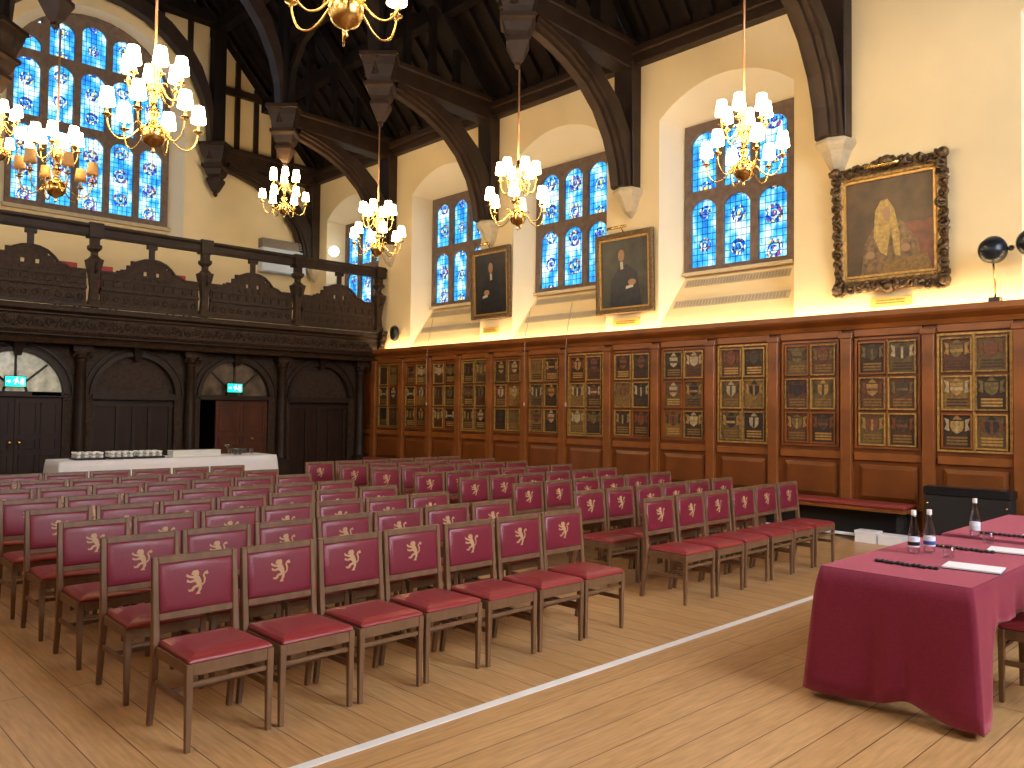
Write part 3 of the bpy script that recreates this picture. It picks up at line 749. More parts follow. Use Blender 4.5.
# exit signs
def exit_sign(y, z, lab):
    t = thing('exit_sign', lab, 'exit sign', (XS + .06, y, z))
    mb = MB(); mb.box(-.04, .0, -.17, .17, -.10, .10); mb.build('housing', 'black', t, bevel=.006)
    mb = MB(); mb.box(.0, .008, -.155, .155, -.085, .085); mb.build('sign_face', 'exit_green', t)
    mb = MB()   # running figure, arrow and door
    f = lambda u, z, d: (d, u, z)
    mb.prism([(-.02, -.05), (.0, -.05), (.02, .0), (.045, -.03), (.06, -.02), (.03, .03), (.01, .045), (-.03, .03), (-.04, .0), (-.02, .01), (.0, .02), (-.005, -.01)], f, .008, .011)
    mb.prism([(.015, .05), (.035, .05), (.035, .07), (.015, .07)], f, .008, .011)
    mb.prism([(.08, -.06), (.13, -.06), (.13, .06), (.08, .06)], f, .008, .011)
    mb.prism([(-.07, .0), (-.10, .03), (-.10, .01), (-.14, .01), (-.14, -.01), (-.10, -.01), (-.10, -.03)], f, .008, .011)
    mb.build('running_figure_symbol', 'sign_white', t)
    mb = MB(); mb.tube([(-.02, 0, .10), (-.06, 0, .16)], .012); mb.build('bracket', 'black', t)
exit_sign(c1 - .05, 2.03, 'green lit exit sign over the double doors at the far left')
exit_sign(c2 - .10, 2.02, 'green lit exit sign over the reddish door right of the white table')

# gallery
gl = thing('gallery', 'dark carved oak gallery with pierced scrolled parapet across the far end', 'gallery', (-15.9, YC, 2.73))
G = lambda x, y, z: (x + 15.9, y - YC, z - 2.73)
mb = MB()
prof = [(-16.15, 2.73), (-16.02, 2.73), (-15.98, 2.80), (-16.02, 2.84), (-15.95, 2.95), (-15.93, 3.2), (-15.88, 3.26), (-15.80, 3.30), (-15.80, 3.38), (-15.92, 3.40), (-19.2, 3.40), (-19.2, 3.1), (-16.15, 3.1)]
mb.loft([[G(x, y, z) for x, z in prof] for y in (YL, YW)]); mb.build('gallery_floor', 'carved_oak', gl)
# carved frieze scrolls
mb = MB(); y = YL + .3; k = 0
while y < YW - .2:
    r0 = .075; pts = []
    for j in range(11):
        a = j / 10 * 2 * PI * 1.25; r_ = r0 * (1 - j / 14); pts.append(G(-15.925, y + r_ * math.cos(a), 3.08 + (1 if k % 2 else -1) * r_ * math.sin(a)))
    mb.tube(pts, .014, 5)
    mb.tube([G(-15.925, y - .14, 3.0), G(-15.92, y - .09, 3.06 if k % 2 else 3.1), G(-15.925, y - .05, 3.16)], .013, 5)
    y += .22; k += 1
mb.build('frieze_carving', 'carved_oak', gl)
mb = MB()
for z0, z1, x in ((3.40, 3.44, -15.70), (2.86, 2.88, -15.92), (3.23, 3.25, -15.87)): mb.box(*[v for v in (G(x - .1, YL, z0)[0], G(x, YL, z0)[0])], G(0, YL, 0)[1], G(0, YW, 0)[1], z0 - 2.73, z1 - 2.73)
mb.build('moulding', 'dark_oak', gl)
mG = lambda u, z, d: G(-15.78 + d, u, z)
GY = [-.5, .55, 2.58, 4.62, 6.66, 8.70, 10.80]
for i in range(len(GY) - 1):
    a, b = GY[i] + .12, GY[i + 1] - .12
    if b - a < 1.2: a0, b0 = a, b
    c = (a + b) / 2; h = (b - a) / 2
    if h < .7:
        top = [(a, 4.1), (b, 4.1)]
    else:
        top = [(a, 4.07)] + [(c + h * u, z) for u, z in ((-.70, 4.07), (-.62, 4.12), (-.50, 4.15), (-.42, 4.24), (-.30, 4.33), (-.16, 4.38), (0, 4.40), (.16, 4.38), (.30, 4.33), (.42, 4.24), (.50, 4.15), (.62, 4.12), (.70, 4.07))] + [(b, 4.07)]
    mb = MB(); zc = 3.98
    mb.rect(mG, a, b, 3.44, zc, -.05, .0)
    # upper part pierced by two small openings
    hs = [c - .17, c + .17]
    for j in range(len(top) - 1):
        (u0, z0), (u1, z1) = top[j], top[j + 1]
        mb.prism([(u0, zc), (u1, zc), (u1, z1), (u0, z1)], mG, -.05, .0) if h < .7 or abs((u0 + u1) / 2 - c) > .30 * h + .001 else None
    if h >= .7:
        w3 = .30 * h
        ct = [p for p in top if abs(p[0] - c) <= w3 + .001]
        ho = .05
        mb.rect(mG, c - w3, c + w3, zc, 4.08, -.05, 0)
        for u0, u1 in ((c - w3, c - .15), (c - .08, c + .08), (c + .15, c + w3)): mb.rect(mG, u0, u1, 4.08, 4.16, -.05, 0)
        for j in range(len(ct) - 1): mb.prism([(ct[j][0], 4.16), (ct[j + 1][0], 4.16), ct[j + 1], ct[j]], mG, -.05, 0)
        # cresting moulding, rosette carving
        for j in range(len(top) - 1):
            (u0, z0), (u1, z1) = top[j], top[j + 1]; mb.prism([(u0, z0 - .03), (u1, z1 - .03), (u1, z1 + .015), (u0, z0 + .015)], mG, -.065, .02)
    mb.build('parapet_panel', 'carved_oak', gl)
    mb = MB(); mb.rect(mG, a, b, 3.72, 3.78, -.06, .05); mb.rect(mG, a, b, 3.92, 3.95, -.06, .03)
    n = int((b - a) / .17)
    for j in range(n):
        u = a + (b - a) * (j + .5) / n; mb.rect(mG, u - .05, u + .05, 3.80, 3.90, 0, .025)
        r_ = .045; pts = [mG(u + r_ * math.cos(q * PI / 4), 3.58 + r_ * math.sin(q * PI / 4), .005) for q in range(9)]; mb.tube(pts, .013, 5)
    if h >= .7:
        for q in range(-2, 3):
            u = c + q * .14; mb.prism([(u, 3.97), (u + .04, 4.02), (u, 4.07), (u - .04, 4.02)], mG, 0, .02)
    mb.build('parapet_carving', 'carved_oak', gl)
    if h >= .7:
        mb = MB(); mb.rect(mG, c - .05, c + .05, 4.40, 4.68, -.05, .0); mb.rect(mG, c - .09, c + .09, 4.60, 4.68, -.07, .02); mb.build('baluster', 'dark_oak', gl)
for y in GY[1:] :
    mb = MB(); pr = [(.09, 3.40), (.09, 3.50), (.07, 3.54), (.06, 3.75), (.085, 4.0), (.12, 4.20), (.13, 4.26), (.09, 4.28), (.05, 4.34), (.05, 4.40), (.10, 4.46), (.10, 4.52), (.07, 4.54), (.07, 4.68)]
    mb.loft([[G(-15.78 + sx * h, y + sy * h, z) for sx, sy in ((-1, -1), (1, -1), (1, 1), (-1, 1))] for h, z in pr])
    mb.tube([G(-15.66, y, 4.22), G(-15.60, y, 4.12), G(-15.66, y, 4.02), G(-15.70, y, 4.1)], .02, 6)
    mb.build('gallery_post', 'carved_oak', gl)
mb = MB(); mb.loft([[G(-15.78 + dx, y, z) for dx, z in ((-.06, 4.68), (.06, 4.68), (.07, 4.72), (.07, 4.82), (.10, 4.86), (.10, 4.90), (-.10, 4.90), (-.10, 4.86), (-.07, 4.82), (-.07, 4.72))] for y in (YL, YW - .03)])
for y in GY[1:]: mb.box(G(-15.90, 0, 0)[0], G(-15.66, 0, 0)[0], y - .12 - YC, y + .12 - YC, 4.66 - 2.73, 4.925 - 2.73)
mb.build('top_rail', 'dark_oak', gl)
# carved end console (pale where the cornice light strikes it)
mb = MB()
mb.loft([[G(-15.72 - .0, 10.80 + .0, 3.42), G(-15.60, 10.80, 3.42), G(-15.60, 10.96, 3.42), G(-15.72, 10.96, 3.42)], [G(-15.9, 10.86, 2.95), G(-15.80, 10.86, 2.95), G(-15.80, 10.96, 2.95), G(-15.9, 10.96, 2.95)]])
for z in (3.02, 3.14, 3.28): mb.ball(G(-15.74 + (z - 3.1) * .5, 10.88, z), .07)
mb.build('end_console', 'carved_oak', gl)

# things in the gallery
def slab(name, m, lab, cat, x, y, z, sx, sy, sz, rx=0, rz=0, extra=None):
    t = thing(name, lab, cat, (x, y, z), rz)
    o = MB().box(-sx / 2, sx / 2, -sy / 2, sy / 2, 0, sz).build(extra or 'body', m, t, bevel=min(sx, sy, sz) * .15); o.rotation_euler = (rx, 0, 0)
    return t
def gseat(y, lab, rz=0, tilt=0):
    t = thing('red_chair', lab, 'seat', (-16.9, y, 3.4), rz)
    MB().box(-.2, .2, -.2, .2, .42, .50).build('seat', 'red_book', t, bevel=.01)
    o = MB().box(-.22, -.17, -.2, .2, .5, .98).build('backrest', 'red_book', t, bevel=.01)
    for sx in (-1, 1):
        for sy in (-1, 1): MB().leg((sx * .17, sy * .17, 0), (sx * .17, sy * .17, .42), .03, .03).build('leg', 'dark_oak', t)
gseat(4.50, 'red seat glimpsed behind the gallery rail left of the second post')
gseat(5.15, 'red seat glimpsed behind the gallery rail right of the second post')
gseat(6.60, 'pinkish red seat glimpsed beside the third gallery post')
t = thing('white_fan', 'small round white fan head standing behind the gallery rail', 'fan', (-16.6, 6.95, 3.4))
MB().tube([(0, 0, 0), (0, 0, 1.42)], .02).build('pole', 'white_paint', t); MB().lathe((0, 0, 0), [(.16, 0), (.16, .02)], 16).build('base', 'white_paint', t)
o = MB().lathe((0, 0, 0), [(.02, -.06), (.12, -.04), (.14, 0), (.12, .04), (.02, .05)], 16).build('fan_head', 'white_paint', t); o.rotation_euler = (0, PI / 2, 0); o.location = (.0, 0, 1.5)
t = thing('air_conditioner', 'pale wall cabinet with louvred top on the far wall behind the gallery', 'air conditioner', (XB + .16, 10.08, 5.05))
MB().box(-.15, .15, -.62, .62, 0, .62).build('casing', 'pale_blue', t, bevel=.03)
mb = MB()
for k in range(5): mb.box(-.12, .16, -.6, .6, .66 + k * .04, .675 + k * .04)
mb.box(-.15, .1, -.6, .6, .62, .86); mb.build('louvre', 'grille', t)
t = thing('wall_globe_lamp', 'round glowing white globe lamp on the side wall above the gallery', 'lamp', (-17.88, 10.86, 5.6))
MB().ball((0, 0, 0), .13).build('globe', 'globe', t); MB().box(-.06, .06, .08, .14, -.08, .08).build('wall_plate', 'brass', t)

# ------------------------------------------------------------------ wall pictures
mW = lambda u, z, d: (u, -d, z)       # local, facing the room (-Y)
def ell(cx, cz, rx, rz, n=14, a0=0): return [(cx + rx * math.cos(2 * PI * i / n + a0), cz + rz * math.sin(2 * PI * i / n + a0)) for i in range(n)]
def portrait(x0, x1, z0, z1, lab, bg, kind, frame_m, fw):
    c = (x0 + x1) / 2; W = (x1 - x0) / 2; H = z1 - z0
    t = thing('framed_portrait', lab, 'painting', (c, YW - .025, z0)); t.rotation_euler = (math.radians(2), 0, 0)
    mb = MB()
    for (a, b, e, f) in ((-W, -W + fw, 0, H), (W - fw, W, 0, H), (-W + fw, W - fw, 0, fw), (-W + fw, W - fw, H - fw, H)):
        mb.rect(mW, a, b, e, f, -.02, .05)
    o = mb.build('frame', frame_m, t, bevel=.015)
    mb = MB(); i = fw * .8
    for (a, b, e, f) in ((-W + i, -W + fw + .03, i, H - i), (W - fw - .03, W - i, i, H - i), (-W + fw, W - fw, i, fw + .03), (-W + fw, W - fw, H - fw - .03, H - i)):
        mb.rect(mW, a, b, e, f, .0, .03)
    mb.build('gilt_slip', 'thin_gold', t)
    mb = MB(); mb.rect(mW, -W + fw, W - fw, fw, H - fw, -.01, .004, 0)
    w_, h_ = W - fw, H - 2 * fw; b0 = fw
    if kind == 'judge':       # seated figure in a long wig and robes
        mb.prism([(-.40 * w_ * 1.6, b0), (-.55 * w_, b0 + .34 * h_), (-.30 * w_, b0 + .52 * h_), (0, b0 + .62 * h_), (.30 * w_, b0 + .52 * h_), (.62 * w_, b0 + .30 * h_), (.7 * w_, b0)], mW, .004, .006, 1)
        mb.prism([(.15 * w_, b0 + .05 * h_), (.25 * w_, b0 + .50 * h_), (.95 * w_, b0 + .52 * h_), (.95 * w_, b0 + .05 * h_)], mW, .0045, .0055, 4)
        mb.prism([(-.34 * w_, b0 + .40 * h_), (-.30 * w_, b0 + .66 * h_), (-.18 * w_, b0 + .76 * h_), (-.02 * w_, b0 + .77 * h_), (.12 * w_, b0 + .66 * h_), (.22 * w_, b0 + .42 * h_), (.24 * w_, b0 + .18 * h_), (.12 * w_, b0 + .20 * h_), (.04 * w_, b0 + .48 * h_), (-.06 * w_, b0 + .20 * h_), (-.2 * w_, b0 + .24 * h_)], mW, .006, .008, 3)
        mb.prism(ell(-.05 * w_, b0 + .62 * h_, .085 * w_, .075 * h_), mW, .008, .010, 2)
        mb.prism(ell(-.42 * w_, b0 + .22 * h_, .10 * w_, .04 * h_), mW, .008, .010, 2); mb.prism(ell(.35 * w_, b0 + .26 * h_, .10 * w_, .04 * h_), mW, .008, .010, 2)
        mb.prism([(-.2 * w_, b0 + .02 * h_), (-.1 * w_, b0 + .14 * h_), (.8 * w_, b0 + .18 * h_), (.9 * w_, b0 + .03 * h_)], mW, .007, .009, 5)
        mats = [bg, 'robe_gold', 'flesh', 'wig', 'painted_red', 'field_ochre']
    else:
        mb.prism([(-.62 * w_, b0), (-.55 * w_, b0 + .40 * h_), (-.20 * w_, b0 + .60 * h_), (.10 * w_, b0 + .62 * h_), (.50 * w_, b0 + .50 * h_), (.70 * w_, b0)], mW, .004, .006, 1)
        fx = .0 if kind == 'small' else -.12 * w_
        mb.prism(ell(fx, b0 + .75 * h_, .13 * w_, .085 * h_), mW, .007, .009, 2)
        mb.prism([(fx - .05 * w_, b0 + .66 * h_), (fx + .06 * w_, b0 + .66 * h_), (fx + .08 * w_, b0 + .56 * h_), (fx - .03 * w_, b0 + .55 * h_)], mW, .006, .008, 3)
        hx = -.25 * w_ if kind == 'small' else .3 * w_
        mb.prism(ell(hx, b0 + .36 * h_, .16 * w_, .045 * h_), mW, .007, .009, 2)
        mb.prism([(hx - .25 * w_, b0 + .27 * h_), (hx + .05 * w_, b0 + .29 * h_), (hx + .04 * w_, b0 + .33 * h_), (hx - .24 * w_, b0 + .31 * h_)], mW, .007, .009, 3)
        mats = [bg, 'robe_black', 'flesh', 'painted_white']
    mb.build('canvas', mats, t)
    # picture light
    mb = MB(); mb.tube([(-W * .33, -.22, H + .05), (W * .33, -.22, H + .05)], .025); mb.tube([(0, 0, H - .02), (0, -.10, H + .09), (0, -.22, H + .06)], .01); mb.build('picture_light', 'brass', t)
    return t, W, H
portrait(-12.62, -11.44, 3.46, 4.90, 'portrait of a dark-robed sitter in a slim gilt frame, leftmost on the side wall', 'painting_dark', 'small', 'frame_brown', .09)
portrait(-9.25, -8.00, 3.31, 4.71, 'portrait of a black-gowned sitter on greenish ground between two side windows', 'painting_green', 'mid', 'frame_brown', .09)
t, W, H = portrait(-4.86, -3.56, 3.42, 4.86, 'large portrait of a robed judge in long wig within a heavy carved frame', 'painting_brown', 'judge', 'old_gold', .06)
# heavy carved border: scrolls and lobes round the edge
mb = MB(); rg = random.Random(11)
def border_lump(u, z, s):
    mb.lathe((u, -.045, z), [(.005, 0)], 3) if False else None
    pts = []
    a0 = rg.random() * 6.28
    for j in range(9):
        a = a0 + j / 8 * 2 * PI * 1.1; r_ = s * (1 - j / 12); pts.append((u + r_ * math.cos(a), -.05 - .02 * math.sin(j), z + r_ * math.sin(a)))
    mb.tube(pts, .026, 6)
W2, H2 = W + .09, H + .16
for (a, b, e, f) in ((-W2 + .02, -W + .05, -.10, H + .10), (W - .05, W2 - .02, -.10, H + .10), (-W, W, -.12, .05), (-W, W, H - .05, H + .12)):
    mb.rect(mW, a, b, e, f, -.01, .04)
n = 13
for k in range(n + 1):
    s = k / n
    for u, z in ((-W2 + .06 + .015 * math.sin(s * 18), -.10 + (H + .2) * s), (W2 - .06 + .015 * math.sin(s * 18), -.10 + (H + .2) * s)): border_lump(u, z, .062 + .015 * rg.random())
for k in range(1, n):
    s = k / n
    for u, z in ((-W2 + 2 * W2 * s, -.08 - .03 * math.cos(s * 2 * PI)), (-W2 + 2 * W2 * s, H + .08 - .04 * math.cos(s * 2 * PI))): border_lump(u, z, .062 + .012 * rg.random())
for s1 in (-1, 1):
    for z in (-.08, H + .09): 
        mb.ball((s1 * W2 * .93, -.05, z), .075)
mb.ball((0, -.05, H + .12), .09); mb.ball((0, -.05, -.10), .08)
mb.build('carved_border', 'carved_gilt' if 'carved_gilt' in M else 'old_gold', t)
M['carved_gilt'] = mat('carved_gilt', (.105, .062, .026), .35, .45, noise=(18, .8), bump=(30, .8))
for o in COL.objects:
    if o.name.startswith('carved_border'): o.data.materials[0] = M['carved_gilt']
for x, z, w_, lb in ((-12.05, 3.17, .42, 'small gilt name plate on the wall below the leftmost portrait'), (-8.60, 3.10, .56, 'gilt name plate on the wall below the portrait between windows'), (-4.20, 3.07, .52, 'gilt name plate below the large judge portrait')):
    t2 = thing('name_plate', lb, 'plate', (x, YW - .02, z)); MB().box(-w_ / 2, w_ / 2, -.03, .018, 0, .12).build('plate', 'plate_gold', t2, bevel=.006)
    mb = MB()
    for k in range(2): mb.box(-w_ * .36, w_ * .36, -.033, -.03, .035 + .035 * k, .05 + .035 * k)
    mb.build('engraved_line', 'old_gold', t2)

# round black wall speakers
def spot(x, z, r, lab, arm=True):
    t = thing('wall_spotlight', lab, 'spotlight', (x, YW, z))
    o = MB().lathe((0, 0, 0), [(.03, -.14), (r * .55, -.12), (r * .85, -.06), (r, .02), (r, .05), (r * .9, .05), (r * .3, .01), (.02, .01)], 20).build('reflector_bowl', 'dark_metal', t)
    o.rotation_euler = (math.radians(-75), 0, math.radians(-20)); o.location = (0, -.30, 0)
    MB().ball((.20, -.30, .0), .035).build('knob', 'black', t)
    MB().tube([(.0, -.25, -r * .9), (.0, -.18, -.36), (0, -.18, -.55)], .012).build('stem', 'brass', t)
    MB().box(-.06, .06, -.24, -.12, -.60, -.55).build('base_plate', 'black', t)
spot(-2.93, 3.60, .165, 'round dark spotlight bowl on the cornice right of the large portrait')
spot(-2.53, 3.64, .165, 'round dark spotlight bowl cut by the right edge of the picture')
t = thing('wall_speaker', 'small black oval speaker on the wall beside the gallery corner', 'speaker', (-15.25, YW, 3.36))
o = MB().lathe((0, 0, 0), [(.06, 0), (.13, .03), (.15, .08), (.13, .14), (.06, .16)], 16).build('speaker_body', 'black', t); o.rotation_euler = (PI / 2, 0, 0); o.scale = (.85, 1.25, 1); o.location = (0, -.02, 0)

# window cords with acorn pulls
for x, zt, lb in ((-13.86, 3.0, 'thin pale window cord hanging over the panelling nearest the gallery'), (-10.86, 3.0, 'thin pale window cord hanging over the panelling left of centre'), (-9.80, 3.0, 'thin pale window cord hanging between the two small portraits')):
    t = thing('window_cord', lb, 'cord', (x, 10.74, 0))
    MB().tube([(0, .18, 3.60), (0, .04, 3.02), (0, .02, 2.6), (.01, .02, 1.78)], .006, 6).build('cord', 'grille', t)
    MB().lathe((.01, .02, 1.70), [(.004, 0), (.014, .015), (.017, .045), (.010, .075), (.006, .08)], 8).build('acorn_pull', 'painted_white', t)

# ------------------------------------------------------------------ chandeliers
def chandelier(x, y, zb, ztop, lab, lower_off=False):
    t = thing('chandelier', lab, 'chandelier', (x, y, zb), rz=random.uniform(0, 1), group='brass chandeliers hung from the roof pendants')
    MB().tube([(0, 0, 1.02), (0, 0, ztop - zb)], .014, 8).build('hanging_rod', 'rod_brass', t)
    mb = MB(); mb.lathe((0, 0, 0), [(.008, .0), (.022, .02), (.012, .045), (.03, .07), (.09, .10), (.125, .17), (.125, .22), (.09, .28), (.04, .31), (.03, .36), (.055, .40), (.055, .44), (.028, .48), (.025, .56), (.06, .60), (.065, .65), (.035, .70), (.028, .80), (.05, .85), (.045, .92), (.02, .98), (.016, 1.04)], 18)
    mb.build('stem', 'brass', t)
    for tier, (R, zr, n, off) in enumerate(((.44, .24, 6, .0), (.265, .66, 6, .52))):
        for k in range(n):
            a = off + 2 * PI * k / n; ca, sa = math.cos(a), math.sin(a)
            zc = zr + (.05 if tier == 0 else .06)
            P_ = []
            for u, dz in ((.05, .02), (.16, .03), (.32, -.04), (.5, -.13), (.70, -.17), (.88, -.13), (.98, -.03), (1.0, .06)):
                P_.append((R * u * ca, R * u * sa, zc + dz * (1 if tier == 0 else .8) - .03))
            Q_ = []
            for j in range(len(P_) - 1):
                p0, p1, p2, p3 = [Vector(P_[max(0, min(len(P_) - 1, j + o))]) for o in (-1, 0, 1, 2)]
                for tt in (0, .25, .5, .75):
                    Q_.append(.5 * ((2 * p1) + (p2 - p0) * tt + (2 * p0 - 5 * p1 + 4 * p2 - p3) * tt ** 2 + (3 * p1 - p0 - 3 * p2 + p3) * tt ** 3))
            Q_.append(Vector(P_[-1])); mb = MB(); mb.tube(Q_, .009, 6)
            q = []
            for j in range(7):
                b = j / 6 * 1.6 * PI; r_ = .045 * (1 - j / 10); q.append((R * .32 * ca + r_ * math.cos(b) * ca, R * .32 * sa + r_ * math.cos(b) * sa, zc - .02 + r_ * math.sin(b)))
            mb.tube(q, .006, 5)
            arm = mb.build('arm', 'brass', t)
            px, py, pz = R * ca, R * sa, zc + .02
            MB().lathe((px, py, pz), [(.006, -.035), (.016, -.03), (.01, -.015), (.045, .0), (.048, .008), (.018, .012), (.018, .035)], 12).build('drip_pan', 'brass', arm)
            MB().lathe((px, py, pz), [(.013, .03), (.013, .13)], 8).build('candle', 'candle', arm)
            MB().lathe((px, py, pz), [(.078, .10), (.074, .14), (.055, .27), (.052, .27), (.071, .14), (.074, .102)], 16, True).build('lamp_shade', 'shade_off' if (lower_off and tier == 0) else 'shade_lit', arm)
    return t
M['rod_brass'] = mat('rod_brass', (.60, .30, .15), .35, .6)
ch = [(-4.92, 8.48, 4.30, 7.6, 'lit brass chandelier in front of the largest side window'), (-8.53, 8.28, 4.30, 6.72, 'lit brass chandelier hanging left of the middle portrait'),
      (-12.07, 8.22, 4.30, 6.72, 'lit brass chandelier hanging near the gallery corner'), (-15.58, 8.24, 5.62, 6.72, 'small lit brass chandelier hanging above the gallery rail'),
      (-4.92, 3.05, 4.27, 6.72, 'brass chandelier cut by the top edge of the picture'), (-8.53, 3.03, 4.24, 6.72, 'large lit brass chandelier before the right half of the great window'),
      (-12.07, 3.03, 4.36, 6.72, 'brass chandelier with amber unlit lower shades before the great window'), (-15.58, 3.05, 5.62, 6.72, 'brass chandelier cut by the left edge of the picture')]
for i, (x, y, z, zt, lb) in enumerate(ch): chandelier(x, y, z, zt, lb, lower_off=(i == 6))

# ------------------------------------------------------------------ chairs
LION = [[(-.35, .55), (-.1, .6), (.15, .45), (.3, .1), (.32, -.25), (.05, -.35), (-.1, -.1), (-.25, .1)],
        [(-.45, .85), (-.3, 1), (-.15, .95), (0, 1.0), (.12, .8), (.1, .55), (-.2, .5), (-.35, .6), (-.52, .65)],
        [(-.25, .5), (-.7, .6), (-.85, .78), (-.95, .6), (-.75, .45), (-.3, .3)],
        [(-.2, .25), (-.6, .15), (-.85, .32), (-.9, .1), (-.6, 0), (-.15, .05)],
        [(-.05, -.2), (-.35, -.3), (-.55, -.55), (-.8, -.5), (-.72, -.7), (-.4, -.7), (-.2, -.45), (.1, -.4)],
        [(.1, -.25), (.35, -.3), (.3, -.6), (.15, -.8), (.22, -.97), (-.18, -.97), (-.05, -.8), (.05, -.65)],
        [(.3, -.2), (.5, -.05), (.5, .25), (.4, .5), (.55, .75), (.8, .85), (.9, .6), (.7, .55), (.6, .62), (.55, .5), (.65, .25), (.6, -.1), (.4, -.32)]]
def make_chair(lab):
    t = thing('banquet_chair', lab, 'chair', (0, 0, 0))
    hw = .228
    def back_x(z): return -.195 - .035 * (z - .42) / .442
    # seat cushion, domed
    mb = MB(); secs = []
    for ins, z in ((.0, .418), (-.004, .432), (.012, .446), (.045, .457), (.10, .464)):
        x0, x1, yy, yb = -.19 + ins, .232 - ins, .214 - ins, .200 - ins
        secs.append([(x0, -yb, z), (x1, -yy, z), (x1, yy, z), (x0, yb, z)])
    mb.loft(secs, smooth=False); mb.build('seat', 'warm_lit_seat_leather', t, bevel=.006)
    mb = MB(); mb.box(-.185, .222, -.216, -.190, .362, .418); mb.box(-.185, .222, .190, .216, .362, .418); mb.box(.200, .228, -.190, .190, .358, .418); mb.box(-.200, -.175, -.19, .19, .362, .418)
    mb.build('seat_frame', 'chair_wood', t, bevel=.003)
    # back: posts run down into the rear legs
    for s in (-1, 1):
        y = s * .213
        q = lambda x, z, a, b: [(x - a / 2, y - b / 2, z), (x + a / 2, y - b / 2, z), (x + a / 2, y + b / 2, z), (x - a / 2, y + b / 2, z)]
        mb = MB(); mb.loft([q(-.245, 0, .030, .028), q(-.205, .26, .038, .034), q(-.195, .42, .042, .036), q(back_x(.65), .65, .034, .032), q(back_x(.862), .862, .026, .030)])
        mb.build('rear_leg', 'chair_wood', t, bevel=.004)
        mb = MB(); mb.loft([[(.212 - a / 2 + .002, s * .207 - a / 2, z), (.212 + a / 2, s * .207 - a / 2, z), (.212 + a / 2, s * .207 + a / 2, z), (.212 - a / 2 + .002, s * .207 + a / 2, z)] for a, z in ((.026, 0), (.036, .36), (.036, .418))])
        mb.build('front_leg', 'chair_wood', t, bevel=.003)
        mb = MB(); mb.box(-.20, .20, s * .207 - .009, s * .207 + .009, .215, .245); mb.build('side_stretcher', 'chair_wood', t, bevel=.003)
    mb = MB(); mb.box(.200, .220, -.195, .195, .305, .328); mb.build('front_stretcher', 'chair_wood', t, bevel=.003)
    mb = MB(); mb.box(-.02, .0, -.2, .2, .218, .242); mb.build('cross_stretcher', 'chair_wood', t, bevel=.003)
    def slab_(z0, z1, a, b, y=.198): # between posts
        return [[(back_x(z) - a, -y, z), (back_x(z) + b, -y, z), (back_x(z) + b, y, z), (back_x(z) - a, y, z)] for z in (z0, z1)]
    mb = MB(); mb.loft(slab_(.824, .862, .013, .013)); mb.build('top_rail', 'chair_wood', t, bevel=.004)
    mb = MB(); mb.loft(slab_(.538, .575, .014, .014)); mb.build('lower_rail', 'chair_wood', t, bevel=.004)
    mb = MB(); secs = []
    z0, z1 = .575, .825
    for ins, dx in ((.0, -.012), (.0, .010), (.005, .017), (.016, .022), (.04, .024)):
        secs.append([(back_x(z) + dx, yy, z) for yy, z in ((-.197 + ins, z0 + ins), (.197 - ins, z0 + ins), (.197 - ins, z1 - ins), (-.197 + ins, z1 - ins))])
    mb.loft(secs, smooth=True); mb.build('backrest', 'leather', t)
    mb = MB(); zc = .712
    for i, poly in enumerate(LION):
        mb.prism([(u * .066, zc + v * .064) for u, v in poly], lambda u, z, d: (back_x(z) + d + .0002 * i, u, z), .0235, .0260)
    mb.build('gold_lion_emblem', 'gold_foil', t)
    return t
LX = [-4.07, -4.89, -5.72, -6.53, -7.33, -8.27, -9.10, -10.02]
RX = [-4.15, -4.97, -5.93, -6.83, -7.66, -8.56, -9.28, -10.02]
proto = make_chair('burgundy lion chair in front row of the large left block, nearest corner')
tree = kids(); first = True; jr = random.Random(5)
proto['group'] = 'burgundy chairs set out in rows'
for bi, (XSx, Y0, pitch, n, bn, endn) in enumerate(((LX, 1.800, .4805, 7, 'left block', 'the open left side'), (RX, 6.07, .502, 6, 'right block', 'the aisle'))):
    for ri, x in enumerate(XSx):
        y0 = Y0 + (jr.uniform(-.02, .02) if ri else 0) + ((.10 if ri in (2, 3, 4, 5, 6) else 0) if bi == 1 else 0)
        for k in range(n):
            lb = 'burgundy lion chair, %s from the left end, %s row of the %s' % (ORD[k + 1], ORD[ri + 1] if ri else 'front', bn)
            dx = -.012 * k if (bi == 1 and ri == 0) else 0
            loc = (x + dx + jr.uniform(-.012, .012), y0 + k * (pitch if (bi == 0 or ri == 0) else .479), 0); rz = jr.uniform(-.012, .012)
            if first:
                proto.location = loc; proto.rotation_euler = (0, 0, rz); proto['label'] = lb; first = False
            else: dup(proto, loc, rz, lb, tree)
c = dup(proto, (-1.20, 5.50, 0), PI, 'burgundy chair tucked under the near side of the red clothed table', tree)
c['group'] = 'chairs at the red table'

